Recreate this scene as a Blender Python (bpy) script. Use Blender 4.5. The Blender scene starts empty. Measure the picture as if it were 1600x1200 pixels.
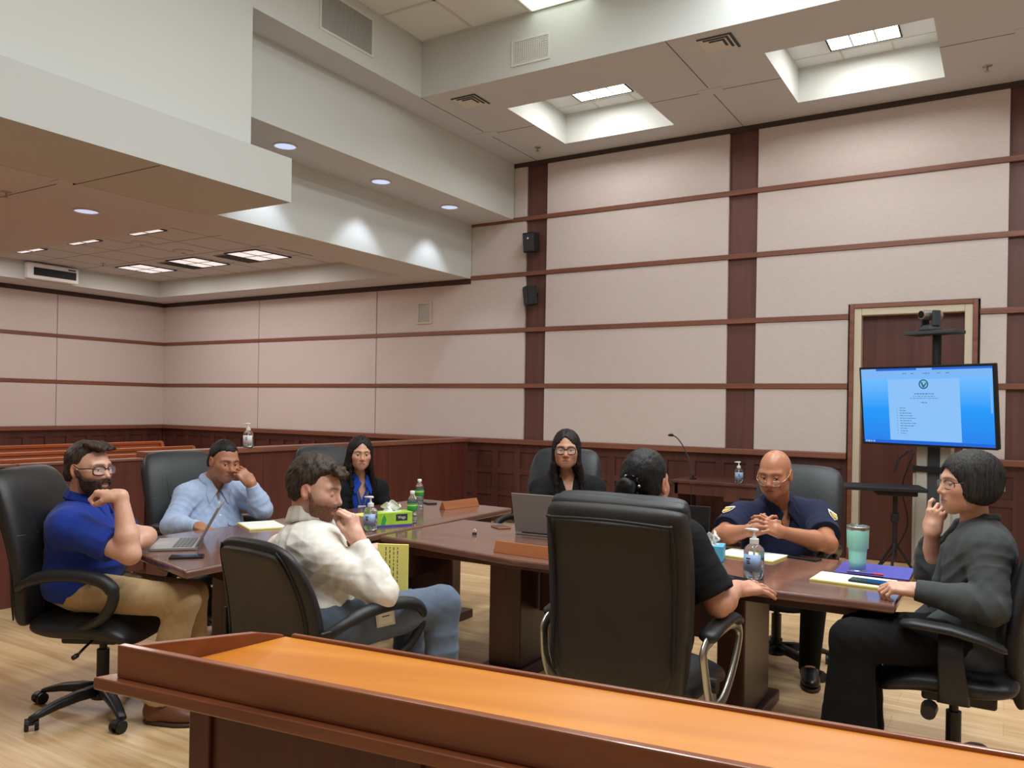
import bpy, bmesh, math, random
import numpy as np
from mathutils import Vector, Matrix
random.seed(7); RNG = np.random.default_rng(7)
SC = bpy.context.scene
COL = SC.collection
PI = math.pi

# ------------------------------------------------------------------ colours and materials
def lin(c):
    return tuple(((x/255.0)/12.92 if x/255.0 <= 0.04045 else ((x/255.0+0.055)/1.055)**2.4) for x in c)

def new_mat(name):
    m = bpy.data.materials.new(name); m.use_nodes = True
    nt = m.node_tree
    return m, nt, nt.nodes['Principled BSDF']

def mat(name, rgb, rough=0.5, metal=0.0, var=0.0, vscale=8.0, bump=0.0, bscale=120.0, stretch=(1, 1, 1), spec=0.5, coat=0.0, sheen=0.0, trans=0.0, alpha=1.0, ior=1.45):
    m, nt, b = new_mat(name)
    c = lin(rgb)
    b.inputs['Base Color'].default_value = (*c, 1)
    b.inputs['Roughness'].default_value = rough
    b.inputs['Metallic'].default_value = metal
    b.inputs['Specular IOR Level'].default_value = spec
    b.inputs['Coat Weight'].default_value = coat
    b.inputs['Coat Roughness'].default_value = 0.12
    b.inputs['Sheen Weight'].default_value = sheen
    b.inputs['Transmission Weight'].default_value = trans
    b.inputs['IOR'].default_value = ior
    b.inputs['Alpha'].default_value = alpha
    if var or bump:
        tc = nt.nodes.new('ShaderNodeTexCoord'); mp = nt.nodes.new('ShaderNodeMapping')
        mp.inputs['Scale'].default_value = stretch
        nt.links.new(tc.outputs['Object'], mp.inputs['Vector'])
    if var:
        n = nt.nodes.new('ShaderNodeTexNoise'); n.inputs['Scale'].default_value = vscale; n.inputs['Detail'].default_value = 5
        nt.links.new(mp.outputs['Vector'], n.inputs['Vector'])
        r = nt.nodes.new('ShaderNodeValToRGB')
        r.color_ramp.elements[0].position = 0.3; r.color_ramp.elements[1].position = 0.7
        r.color_ramp.elements[0].color = (*[max(0, x*(1-var)) for x in c], 1)
        r.color_ramp.elements[1].color = (*[min(1, x*(1+var)) for x in c], 1)
        nt.links.new(n.outputs['Fac'], r.inputs['Fac']); nt.links.new(r.outputs['Color'], b.inputs['Base Color'])
    if bump:
        n2 = nt.nodes.new('ShaderNodeTexNoise'); n2.inputs['Scale'].default_value = bscale; n2.inputs['Detail'].default_value = 4
        nt.links.new(mp.outputs['Vector'], n2.inputs['Vector'])
        bp = nt.nodes.new('ShaderNodeBump'); bp.inputs['Strength'].default_value = bump; bp.inputs['Distance'].default_value = 0.004
        nt.links.new(n2.outputs['Fac'], bp.inputs['Height']); nt.links.new(bp.outputs['Normal'], b.inputs['Normal'])
    return m

def wood(name, dark, light, axis='x', scale=1.0, rough=0.3, coat=0.0, fine=14.0, spec=0.5, rot=0.0):
    """streaky wood: noise stretched along one axis, two colours"""
    m, nt, b = new_mat(name)
    tc = nt.nodes.new('ShaderNodeTexCoord'); mp = nt.nodes.new('ShaderNodeMapping')
    s = {'x': (0.6, fine, fine), 'y': (fine, 0.6, fine), 'z': (fine, fine, 0.6)}[axis]
    mp.inputs['Scale'].default_value = [v*scale for v in s]
    mp0 = nt.nodes.new('ShaderNodeMapping'); mp0.inputs['Rotation'].default_value = (0, 0, rot)
    nt.links.new(tc.outputs['Object'], mp0.inputs['Vector']); nt.links.new(mp0.outputs['Vector'], mp.inputs['Vector'])
    n = nt.nodes.new('ShaderNodeTexNoise'); n.inputs['Scale'].default_value = 1.0; n.inputs['Detail'].default_value = 7; n.inputs['Distortion'].default_value = 0.6
    nt.links.new(mp.outputs['Vector'], n.inputs['Vector'])
    r = nt.nodes.new('ShaderNodeValToRGB')
    r.color_ramp.elements[0].position = 0.28; r.color_ramp.elements[1].position = 0.74
    r.color_ramp.elements[0].color = (*lin(dark), 1); r.color_ramp.elements[1].color = (*lin(light), 1)
    nt.links.new(n.outputs['Fac'], r.inputs['Fac']); nt.links.new(r.outputs['Color'], b.inputs['Base Color'])
    b.inputs['Roughness'].default_value = rough; b.inputs['Coat Weight'].default_value = coat
    b.inputs['Coat Roughness'].default_value = 0.08; b.inputs['Specular IOR Level'].default_value = spec
    return m

def emit(name, rgb, strength):
    m, nt, b = new_mat(name)
    b.inputs['Base Color'].default_value = (.01, .01, .012, 1) if name.startswith('screen') else (*lin(rgb), 1)
    b.inputs['Emission Color'].default_value = (*lin(rgb), 1)
    b.inputs['Emission Strength'].default_value = strength
    return m

def floor_mat():
    m, nt, b = new_mat('oak_planks')
    tc = nt.nodes.new('ShaderNodeTexCoord')
    mp = nt.nodes.new('ShaderNodeMapping'); nt.links.new(tc.outputs['Object'], mp.inputs['Vector'])
    br = nt.nodes.new('ShaderNodeTexBrick')
    br.inputs['Scale'].default_value = 1.0; br.inputs['Brick Width'].default_value = 1.25; br.inputs['Row Height'].default_value = 0.19
    br.inputs['Mortar Size'].default_value = 0.0012; br.inputs['Mortar Smooth'].default_value = 0.3
    br.inputs['Color1'].default_value = (*lin((226, 196, 152)), 1); br.inputs['Color2'].default_value = (*lin((212, 180, 134)), 1)
    br.inputs['Mortar'].default_value = (*lin((182, 150, 108)), 1); br.offset = 0.37
    nt.links.new(mp.outputs['Vector'], br.inputs['Vector'])
    mp2 = nt.nodes.new('ShaderNodeMapping'); mp2.inputs['Scale'].default_value = (0.9, 14, 1)
    nt.links.new(tc.outputs['Object'], mp2.inputs['Vector'])
    n = nt.nodes.new('ShaderNodeTexNoise'); n.inputs['Scale'].default_value = 1.3; n.inputs['Detail'].default_value = 8; n.inputs['Distortion'].default_value = 1.2
    nt.links.new(mp2.outputs['Vector'], n.inputs['Vector'])
    r = nt.nodes.new('ShaderNodeValToRGB'); r.color_ramp.elements[0].position = 0.3; r.color_ramp.elements[1].position = 0.65
    r.color_ramp.elements[0].color = (*lin((190, 152, 104)), 1); r.color_ramp.elements[1].color = (1, 1, 1, 1)
    nt.links.new(n.outputs['Fac'], r.inputs['Fac'])
    mx = nt.nodes.new('ShaderNodeMix'); mx.data_type = 'RGBA'; mx.blend_type = 'MULTIPLY'; mx.inputs[0].default_value = 0.55
    nt.links.new(br.outputs['Color'], mx.inputs[6]); nt.links.new(r.outputs['Color'], mx.inputs[7])
    nt.links.new(mx.outputs[2], b.inputs['Base Color'])
    b.inputs['Roughness'].default_value = 0.38
    return m

M = {}
def setup_materials():
    M['paint'] = mat('white_paint', (203, 206, 202), 0.8)
    M['paint_shaded'] = mat('white_paint_shaded', (193, 194, 190), 0.8)  # darker copy of the white paint, puts the band's shading into its colour
    M['vent_m'] = mat('vent_mid', (104, 106, 108), 0.7)
    M['ceil'] = mat('ceiling_paint', (202, 205, 211), 0.85)
    M['tile'] = mat('ceiling_tile', (224, 229, 231), 0.9, bump=0.1, bscale=200)
    M['tbar'] = mat('ceiling_grid', (205, 205, 198), 0.6)
    M['fabric'] = mat('wall_fabric', (207, 196, 191), 0.95, var=0.05, vscale=30, bump=0.25, bscale=350, stretch=(1, 1, 6))
    M['seam'] = mat('dark_gap', (70, 58, 52), 0.9)
    M['rail'] = wood('rail_wood', (110, 66, 50), (140, 90, 70), 'x', rough=0.45)
    M['rail_y'] = wood('rail_wood_side', (110, 66, 50), (140, 90, 70), 'y', rough=0.45)
    M['pil_x'] = wood('dark_rail_wood', (56, 38, 36), (74, 50, 46), 'x', rough=0.5)
    M['pil'] = wood('pilaster_wood', (86, 54, 48), (106, 68, 60), 'z', rough=0.5)
    M['wains'] = wood('wainscot_wood', (72, 40, 35), (94, 54, 46), 'z', rough=0.42)
    M['barw'] = wood('bar_wood', (80, 40, 34), (104, 56, 46), 'z', rough=0.38)
    M['pew'] = wood('pew_wood', (150, 76, 38), (188, 106, 58), 'y', rough=0.4)
    M['table'] = wood('table_mahogany', (100, 68, 58), (132, 94, 80), 'x', rough=0.16, coat=0.4)
    M['table_y'] = wood('table_mahogany_side', (100, 68, 58), (132, 94, 80), 'y', rough=0.16, coat=0.4)
    M['tleg'] = wood('table_leg_wood', (62, 34, 26), (86, 50, 38), 'z', rough=0.35)
    M['bench'] = wood('lectern_top_wood', (182, 104, 28), (214, 138, 50), 'x', rough=0.34, coat=0.0, fine=9, rot=-0.14)
    M['bench_d'] = wood('lectern_edge_wood', (116, 62, 36), (148, 86, 50), 'x', rough=0.3, coat=0.3, rot=-0.14)
    M['bench_p'] = wood('lectern_base_wood', (70, 32, 22), (92, 46, 32), 'z', rough=0.35)
    M['floor'] = floor_mat()
    M['door'] = wood('door_wood', (78, 42, 36), (98, 56, 48), 'z', rough=0.4)
    M['dframe'] = mat('door_frame_paint', (206, 194, 172), 0.5)
    M['leather'] = mat('black_leather', (34, 34, 35), 0.42, var=0.12, vscale=20, bump=0.18, bscale=260)
    M['leather_b'] = mat('brown_black_leather', (44, 39, 35), 0.5, var=0.1, vscale=14, bump=0.14, bscale=260)
    M['leather_g'] = mat('grey_black_leather', (40, 42, 44), 0.45, var=0.1, vscale=14, bump=0.14, bscale=260)
    M['plastic'] = mat('black_plastic', (30, 30, 31), 0.45, bump=0.08, bscale=500)
    M['mesh'] = mat('black_mesh_fabric', (36, 33, 32), 0.9, bump=0.4, bscale=900)
    M['silver'] = mat('satin_metal', (176, 174, 166), 0.32, 0.9)
    M['chrome'] = mat('chrome', (215, 215, 215), 0.12, 1.0)
    M['stitch'] = mat('grey_stitching', (96, 96, 94), 0.7)
    M['paper'] = mat('white_paper', (236, 236, 228), 0.8)
    M['legal'] = mat('yellow_paper', (232, 222, 120), 0.8, var=0.02)
    M['ink'] = mat('dark_ink', (52, 52, 60), 0.7)
    M['white'] = mat('white_plastic', (238, 238, 236), 0.35)
    M['black'] = mat('matte_black', (18, 18, 19), 0.6)
    M['glass_black'] = mat('phone_glass', (14, 15, 18), 0.08)
    M['laptop'] = mat('laptop_silver', (142, 141, 138), 0.42, 0.25)
    M['laptop_k'] = mat('laptop_grey', (150, 148, 144), 0.45, 0.2)
    M['keys'] = mat('laptop_keys', (92, 92, 92), 0.5)
    M['clear'] = mat('clear_plastic', (236, 244, 248), 0.05, trans=0.95, ior=1.3)
    M['gel'] = mat('clear_gel', (226, 234, 240), 0.08, trans=0.9, ior=1.33)
    M['skin_dummy'] = mat('skin_plain', (190, 130, 100), 0.5)
    M['vent_d'] = mat('vent_dark', (58, 62, 68), 0.7)
    M['vent_w'] = mat('vent_white', (214, 212, 204), 0.5)
    M['vent_g'] = mat('vent_grey', (172, 170, 164), 0.6)
    M['lamp'] = emit('lamp_tube', (255, 250, 240), 9.0)
    M['lamp_gal'] = emit('gallery_lamp_lens', (236, 230, 228), .9)
    M['downl'] = emit('downlight_lens', (196, 210, 246), .85)
    M['coffer_l'] = emit('skylight_panel', (236, 246, 226), 1.5)

# ------------------------------------------------------------------ object helpers
def link_mesh(name, me, material=None, parent=None, smooth=False):
    if isinstance(material, (list, tuple)):
        for k in material: me.materials.append(k)
    elif material: me.materials.append(material)
    if smooth:
        for p in me.polygons: p.use_smooth = True
    o = bpy.data.objects.new(name, me); COL.objects.link(o)
    if parent: o.parent = parent
    return o

def obj(name, bm, material, parent=None, smooth=False, bevel=0.0, seg=2):
    me = bpy.data.meshes.new(name)
    bmesh.ops.recalc_face_normals(bm, faces=bm.faces)
    bm.to_mesh(me); bm.free()
    o = link_mesh(name, me, material, parent, smooth)
    if bevel:
        md = o.modifiers.new('Bevel', 'BEVEL'); md.width = bevel; md.segments = seg; md.limit_method = 'ANGLE'; md.angle_limit = math.radians(40)
    return o

def thing(name, label, cat, loc=(0, 0, 0), rotz=0.0, group=None, rot=None):
    o = bpy.data.objects.new(name, None); COL.objects.link(o)
    o.empty_display_size = 0.1
    o.location = loc; o.rotation_euler = rot if rot else (0, 0, rotz)
    return tag(o, label, cat, group)

def tag(o, label, cat, group=None):
    o['label'] = label; o['category'] = cat
    if group: o['group'] = group
    return o

def struct(o):
    o['kind'] = 'structure'; return o

def dup(root, loc, rotz=None, label=None, group=None):
    r = root.copy(); COL.objects.link(r); r.location = loc
    if rotz is not None: r.rotation_euler = (0, 0, rotz)
    if label: r['label'] = label
    if group: r['group'] = group
    for ch in list(root.children):
        c = ch.copy(); COL.objects.link(c); c.parent = r
        for g in list(ch.children):
            d = g.copy(); COL.objects.link(d); d.parent = c
    return r

def box(bm, x0, x1, y0, y1, z0, z1, mi=0):
    v = [bm.verts.new(p) for p in ((x0, y0, z0), (x1, y0, z0), (x1, y1, z0), (x0, y1, z0), (x0, y0, z1), (x1, y0, z1), (x1, y1, z1), (x0, y1, z1))]
    for q in ((3, 2, 1, 0), (4, 5, 6, 7), (0, 1, 5, 4), (1, 2, 6, 5), (2, 3, 7, 6), (3, 0, 4, 7)):
        f = bm.faces.new([v[i] for i in q]); f.material_index = mi
    return bm

def boxo(name, x0, x1, y0, y1, z0, z1, m, parent=None, bevel=0.0, seg=2):
    bm = bmesh.new(); box(bm, x0, x1, y0, y1, z0, z1)
    return obj(name, bm, m, parent, bevel=bevel, seg=seg)

def prism(bm, pts, z0, z1):
    a = [bm.verts.new((x, y, z0)) for x, y in pts]; b = [bm.verts.new((x, y, z1)) for x, y in pts]
    n = len(pts)
    bm.faces.new(a[::-1]); bm.faces.new(b)
    for i in range(n): bm.faces.new((a[i], a[(i+1) % n], b[(i+1) % n], b[i]))
    return bm

def extrude_poly(bm, pts3, vec):
    """closed polygon of 3d points pushed along vec"""
    vec = Vector(vec)
    a = [bm.verts.new(Vector(p)) for p in pts3]; b = [bm.verts.new(Vector(p)+vec) for p in pts3]
    n = len(a); bm.faces.new(a[::-1]); bm.faces.new(b)
    for i in range(n): bm.faces.new((a[i], a[(i+1) % n], b[(i+1) % n], b[i]))
    return bm

def cyl(bm, c, r, h, seg=24, r2=None, axis='z'):
    r2 = r if r2 is None else r2
    rings = []
    for k, (t, rr) in enumerate(((0, r), (h, r2))):
        ring = []
        for i in range(seg):
            a = 2*PI*i/seg; u, w = rr*math.cos(a), rr*math.sin(a)
            p = {'z': (u, w, t), 'x': (t, u, w), 'y': (u, t, w)}[axis]
            ring.append(bm.verts.new((c[0]+p[0], c[1]+p[1], c[2]+p[2])))
        rings.append(ring)
    bm.faces.new(rings[0]); bm.faces.new(rings[1])
    for i in range(seg):
        j = (i+1) % seg; bm.faces.new((rings[0][i], rings[0][j], rings[1][j], rings[1][i]))
    return bm

def lathe(bm, prof, c=(0, 0, 0), seg=32, close=True):
    """prof: list of (r, z)"""
    rings = []
    for r, z in prof:
        if r < 1e-6: rings.append([bm.verts.new((c[0], c[1], c[2]+z))])
        else: rings.append([bm.verts.new((c[0]+r*math.cos(2*PI*i/seg), c[1]+r*math.sin(2*PI*i/seg), c[2]+z)) for i in range(seg)])
    for a, b in zip(rings[:-1], rings[1:]):
        for i in range(seg):
            j = (i+1) % seg
            q = [a[i % len(a)], a[j % len(a)], b[j % len(b)], b[i % len(b)]]
            u = []
            for v in q:
                if v not in u: u.append(v)
            if len(u) > 2: bm.faces.new(u)
    if close:
        for rg in (rings[0], rings[-1]):
            if len(rg) > 2: bm.faces.new(rg)
    return bm

def tube(bm, pts, r, seg=8, closed=False, flat=1.0, up=None):
    """swept tube; r a number or list; flat squashes the second axis"""
    pts = [Vector(p) for p in pts]; n = len(pts)
    rs = r if isinstance(r, (list, tuple)) else [r]*n
    rings = []; prev = None
    for i in range(n):
        if closed: t = pts[(i+1) % n]-pts[i-1]
        else: t = pts[min(i+1, n-1)]-pts[max(i-1, 0)]
        t.normalize()
        if up is not None:
            a = Vector(up).cross(t)
            if a.length < 1e-4: a = Vector((1, 0, 0)).cross(t)
        elif prev is None:
            a = t.orthogonal()
        else:
            a = prev-t*prev.dot(t)
            if a.length < 1e-6: a = t.orthogonal()
        a.normalize(); prev = a; b = t.cross(a)
        rings.append([bm.verts.new(pts[i]+a*rs[i]*math.cos(2*PI*k/seg)+b*rs[i]*flat*math.sin(2*PI*k/seg)) for k in range(seg)])
    m = n if closed else n-1
    for i in range(m):
        A, B = rings[i], rings[(i+1) % n]
        for k in range(seg):
            j = (k+1) % seg; bm.faces.new((A[k], A[j], B[j], B[k]))
    if not closed: bm.faces.new(rings[0]); bm.faces.new(rings[-1])
    return bm

def smooth_path(pts, n=6):
    """Catmull-Rom through pts"""
    P = [Vector(p) for p in pts]; P = [P[0]*2-P[1]]+P+[P[-1]*2-P[-2]]
    out = []
    for i in range(1, len(P)-2):
        for k in range(n):
            t = k/n; a, b, c, d = P[i-1], P[i], P[i+1], P[i+2]
            out.append(0.5*((2*b)+(c-a)*t+(2*a-5*b+4*c-d)*t*t+(3*b-a-3*c+d)*t**3))
    out.append(P[-2]); return out

def sering(c, ax, ay, a, b, n=3.0, seg=28, bulge=None):
    """superellipse ring of points around c in the plane ax, ay"""
    out = []
    for i in range(seg):
        th = 2*PI*i/seg; co, si = math.cos(th), math.sin(th)
        x = a*math.copysign(abs(co)**(2/n), co); y = b*math.copysign(abs(si)**(2/n), si)
        if bulge: y += bulge(x/max(a, 1e-6), y)
        out.append(Vector(c)+Vector(ax)*x+Vector(ay)*y)
    return out

def loft(bm, rings, caps=True):
    V = [[bm.verts.new(p) for p in r] for r in rings]
    n = len(V[0])
    for A, B in zip(V[:-1], V[1:]):
        for k in range(n):
            j = (k+1) % n; bm.faces.new((A[k], A[j], B[j], B[k]))
    if caps: bm.faces.new(V[0][::-1]); bm.faces.new(V[-1])
    return bm

def rbox(name, c, size, m, parent=None, r=0.01, seg=3, rot=None):
    bm = bmesh.new(); box(bm, -size[0]/2, size[0]/2, -size[1]/2, size[1]/2, -size[2]/2, size[2]/2)
    Mx = Matrix.Translation(c)
    if rot is not None: Mx = Mx @ rot
    bmesh.ops.transform(bm, matrix=Mx, verts=bm.verts)
    return obj(name, bm, m, parent, bevel=r, seg=seg, smooth=False)

def text(name, body, size, m, parent, loc, rot=(PI/2, 0, 0), ext=0.0005, align='CENTER'):
    cu = bpy.data.curves.new(name, 'FONT'); cu.body = body; cu.size = size; cu.extrude = ext
    cu.align_x = align; cu.align_y = 'CENTER'
    o = bpy.data.objects.new(name, cu); COL.objects.link(o); o.data.materials.append(m)
    bpy.context.view_layer.update()
    me = bpy.data.meshes.new_from_object(o.evaluated_get(bpy.context.evaluated_depsgraph_get())); me.materials.clear()
    bpy.data.objects.remove(o); o = link_mesh(name, me, m, parent); o.location = loc; o.rotation_euler = rot
    return o
# ------------------------------------------------------------------ the room shell
DB = 8.762            # back wall plane (y)
XL = -12.41           # far left wall plane (x)
XR, YF = 3.4, -3.2    # walls beside and behind the photographer
ZC, ZM, ZG, ZT = 4.53, 3.83, 3.13, 5.085   # main soffit, middle soffit, gallery ceiling, coffer ceiling
RAILS = [1.76, 2.46, 3.16, 3.85, 4.53]     # upper edges of the wooden rails
WZ = 1.06             # top of wainscot cap

def cells(bm, z0, z1, rect, holes):
    """slab over rect with rectangular holes"""
    xs = sorted(set([rect[0], rect[1]]+[h[0] for h in holes]+[h[1] for h in holes]))
    ys = sorted(set([rect[2], rect[3]]+[h[2] for h in holes]+[h[3] for h in holes]))
    xs = [x for x in xs if rect[0] <= x <= rect[1]]; ys = [y for y in ys if rect[2] <= y <= rect[3]]
    for xa, xb in zip(xs[:-1], xs[1:]):
        for ya, yb in zip(ys[:-1], ys[1:]):
            cx, cy = (xa+xb)/2, (ya+yb)/2
            if any(h[0] < cx < h[1] and h[2] < cy < h[3] for h in holes): continue
            box(bm, xa, xb, ya, yb, z0, z1)

def wainscot(bm, axis, a0, a1, plane, sgn, pitch=0.32):
    """raised stiles and rails in front of a flat board; sgn is the side of the room"""
    def b(u0, u1, z0, z1, t):
        lo, hi = sorted((plane, plane+sgn*t))
        if axis == 'x': box(bm, u0, u1, lo, hi, z0, z1)
        else: box(bm, lo, hi, u0, u1, z0, z1)
    b(a0, a1, 0.0, 1.0, 0.012)
    for z0, z1 in ((0.0, 0.14), (0.34, 0.41), (0.62, 0.69), (0.90, 1.0)): b(a0, a1, z0, z1, 0.030)
    n = max(1, round((a1-a0)/pitch)); w = (a1-a0)/n
    for i in range(n+1):
        c = a0+i*w; b(max(a0, c-0.045), min(a1, c+0.045), 0.0, 1.0, 0.032)

def build_room():
    struct(boxo('floor', XL-.2, XR+.2, YF-.2, DB+.2, -0.1, 0, M['floor']))
    # ---- back wall, with its pilasters, rails, panels and wainscot
    bm = bmesh.new()
    box(bm, XL-.2, -1.345, DB+.02, DB+.25, 0, 5.3); box(bm, -.28, XR+.2, DB+.02, DB+.25, 0, 5.3); box(bm, -1.345, -.28, DB+.02, DB+.25, 2.51, 5.3)
    box(bm, -1.345, -.28, DB+.16, DB+.25, 0, 2.51)
    wb = struct(obj('wall_back', bm, M['seam']))
    pil = [(-5.175, -4.887), (-2.62, -2.317), (-0.02, 0.28), (2.58, 2.88)]
    for a, b in pil: boxo('pilaster', a-.01, b+.01, DB-.012, DB+.02, 1.0, ZC, M['pil'], wb)
    zs = [WZ]+RAILS; rh = 0.052
    cols = [(XL, -10.005), (-10.0, -7.603), (-7.598, -5.175), (-4.887, -2.62), (-2.317, -.02), (.28, 2.58), (2.88, XR)]
    def panel(x0, x1, z0, z1): boxo('acoustic_panel', x0+.004, x1-.004, DB-.045, DB+.02, z0, z1, M['fabric'], wb, bevel=0.006)
    for i, (a, b) in enumerate(cols):
        for k in range(5):
            z0, z1 = zs[k], zs[k+1]-rh
            if b < -7 and k > 2: continue
            if i == 2 and k > 2: a2 = -6.0 if k == 3 else -5.36
            else: a2 = a
            if i == 4 and k < 2: panel(a2, -1.385, z0, z1); panel(-.285+.045, b, z0, z1); continue
            if i == 4 and k == 2:
                bm = bmesh.new(); xa, xb = a2+.004, b-.004
                extrude_poly(bm, [(x, DB-.045, z) for x, z in ((xa, z0), (-1.389, z0), (-1.389, 2.556), (-.236, 2.556), (-.236, z0), (xb, z0), (xb, z1), (xa, z1))], (0, .065, 0)); obj('acoustic_panel', bm, M['fabric'], wb, bevel=.006); continue
            panel(a2, b, z0, z1)
    for k, z in enumerate(RAILS):
        x0 = [XL, XL, -6.0, -6.0, -5.36][k]
        segs = [(x0, -1.385), (-.24, XR)] if k < 2 else [(x0, XR)]
        for a, b in segs: boxo('rail', a, b, DB-.058, DB+.02, z-rh, z, M['rail'] if k < 4 else M['seam'], wb, bevel=0.003)
    boxo('rail', XL, -6.0, DB-.058, DB+.02, 3.062, 3.129, M['pil_x'], wb, bevel=.003)
    for a, b in ((XL, -1.385), (-.24, XR)):
        bm = bmesh.new(); wainscot(bm, 'x', a, b, DB+.02, -1); obj('wainscot', bm, M['wains'], wb)
        boxo('cap_rail', a, b, DB-.075, DB+.02, 1.0, WZ, M['rail'], wb, bevel=0.006)
    # ---- far left wall
    wl = struct(boxo('wall_left', XL-.25, XL-.02, YF, DB, 0, 5.3, M['seam']))
    ys = [YF, -.3, 2.1, 4.49, 6.893, DB]
    for ya, yb in zip(ys[:-1], ys[1:]):
        for k in range(3): boxo('acoustic_panel', XL-.02, XL+.045, ya+.004, yb-.004, zs[k], zs[k+1]-rh, M['fabric'], wl, bevel=0.006)
    for k in range(2): boxo('rail', XL-.02, XL+.058, YF, DB-.05, RAILS[k]-rh, RAILS[k], M['rail_y'], wl, bevel=0.003)
    boxo('rail', XL-.02, XL+.058, YF, DB-.05, 3.062, 3.129, M['pil_x'], wl, bevel=.003)
    bm = bmesh.new(); wainscot(bm, 'y', YF, DB-.03, XL-.02, 1); obj('wainscot', bm, M['wains'], wl)
    boxo('cap_rail', XL-.02, XL+.075, YF, DB-.07, 1.0, WZ, M['rail_y'], wl, bevel=0.006)
    # ---- walls behind and beside the camera (fabric over wainscot as on the others)
    wr = struct(boxo('wall_right', XR, XR+.2, YF, DB, 1.0, 5.3, M['fabric'])); boxo('wainscot', XR, XR+.2, YF, DB, 0, 1.0, M['wains'], wr)
    wf = struct(boxo('wall_front', XL, XR, YF-.2, YF, 1.0, 5.3, M['fabric'])); boxo('wainscot', XL, XR, YF-.2, YF, 0, 1.0, M['wains'], wf)
    # ---- door in the back wall
    d = struct(boxo('door_1', -1.262, -.362, DB+.045, DB+.09, 0.008, 2.44, M['door']))
    bm = bmesh.new()
    for x0, x1, z0, z1 in ((-1.33, -1.262, 0, 2.51), (-.362, -.295, 0, 2.51), (-1.262, -.362, 2.44, 2.51)): box(bm, x0, x1, DB-.06, DB+.14, z0, z1)
    obj('frame', bm, M['dframe'], d, bevel=0.006)
    bm = bmesh.new()
    for x0, x1, z0, z1 in ((-1.372, -1.331, 0, 2.55), (-.294, -.253, 0, 2.55), (-1.331, -.294, 2.511, 2.55)): box(bm, x0, x1, DB-.07, DB+.02, z0, z1)
    obj('casing', bm, M['rail'], d, bevel=0.004)
    # ---- ceilings
    rec = [(-4.43, -3.10, 7.03, 8.31), (-1.825, -.53, 7.0, 8.3), (0.775, 2.07, 7.0, 8.3)]  # third recess is out of view, added to hold one more light
    coff = (-5.03, 1.8, -2.2, 6.375)
    bm = bmesh.new(); cells(bm, ZC, ZC+.1, (-5.36, XR, YF, DB), rec+[coff])
    cl = struct(obj('ceiling', bm, M['ceil']))
    t = .06
    def liner(bm, q, z0, z1, s=.005):
        box(bm, q[0], q[0]+s, q[2], q[3], z0, z1); box(bm, q[1]-s, q[1], q[2], q[3], z0, z1); box(bm, q[0]+s, q[1]-s, q[2], q[2]+s, z0, z1); box(bm, q[0]+s, q[1]-s, q[3]-s, q[3], z0, z1)
    bm = bmesh.new(); liner(bm, coff, ZC, ZT); obj('coffer_side', bm, M['paint'], cl)
    boxo('coffer_ceiling', coff[0]-t, coff[1]+t, coff[2]-t, coff[3]+t, ZT, ZT+.05, M['tile'], cl)
    bm = bmesh.new(); x = coff[0]+.62
    box(bm, coff[0], coff[0]+.02, coff[2], coff[3], ZT-.012, ZT)
    while x < coff[1]: box(bm, x-.012, x+.012, coff[2], coff[3], ZT-.008, ZT); x += .635
    y = coff[3]-.62; box(bm, coff[0], coff[1], coff[3]-.02, coff[3], ZT-.012, ZT)
    while y > coff[2]: box(bm, coff[0], coff[1], y-.012, y+.012, ZT-.008, ZT); y -= .62
    obj('ceiling_grid', bm, M['tbar'], cl)
    for q in rec:
        bm = bmesh.new(); liner(bm, q, ZC, 4.87); obj('recess_side', bm, M['paint'], cl)
    bm = bmesh.new()
    for a, b, c, e in rec: box(bm, a-t, b+t, c-t, e+t, 4.87, 4.92)
    obj('recess_ceiling', bm, M['tile'], cl)
    bm = bmesh.new()
    for a, b, c, e in rec:
        for f in (.33, .67): box(bm, a+(b-a)*f-.009, a+(b-a)*f+.009, c, e, 4.866, 4.872)
        for f in (.33, .83): box(bm, a, b, c+(e-c)*f-.009, c+(e-c)*f+.009, 4.866, 4.872)
    obj('recess_grid', bm, M['tbar'], cl)
    bm = bmesh.new()                                    # hairline joints in the plaster
    for x0, x1, y0, y1 in ((-2.478, -2.472, 6.38, 7.5), (-2.478, -2.472, 7.68, DB), (-5.034, -5.028, 6.38, 7.5), (-5.034, -5.028, 7.68, DB), (-4.98, -4.43, 7.6, 7.606), (-3.1, -2.55, 7.6, 7.606), (-2.4, -1.825, 7.6, 7.606), (-.53, .1, 7.6, 7.606)):
        box(bm, x0, x1, y0, y1, ZC-.002, ZC+.01)
    obj('control_joint', bm, M['seam'], cl)
    for x in (-5.031, -2.475, .12): boxo('joint_cover', x-.12, x+.12, 7.53, 7.66, ZC-.006, ZC+.01, M['ceil'], cl, bevel=.003)
    # middle soffit with three downlight openings, and its two fascias
    boxo('middle_soffit', -6.0, -5.42, 4.27, DB, ZM, ZM+.08, M['ceil'], cl)
    boxo('upper_fascia', -5.42, -5.361, 4.27, DB, ZM, ZC+.1, M['paint'], cl)
    boxo('lower_fascia', -6.06, -6.001, YF, DB, ZG-.001, ZM+.08, M['paint'], cl)
    # stepped bulkhead towards the camera
    boxo('bulkhead_band', -6.0, -4.97, YF, 4.64, 3.095, 3.45, M['paint_shaded'], cl)
    boxo('bulkhead', -6.0, -5.02, YF, 4.265, 3.45, 5.2, M['paint'], cl)
    # gallery ceiling with its raised tray
    tray = (-11.7, -6.68, 4.88, 8.14)
    bm = bmesh.new(); cells(bm, ZG, ZG+.06, (XL, -6.06, YF, DB), [tray]); obj('gallery_ceiling', bm, M['ceil'], cl)
    bm = bmesh.new(); zt = 3.39
    liner(bm, tray, ZG, zt)
    obj('tray_side', bm, M['paint'], cl)
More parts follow.
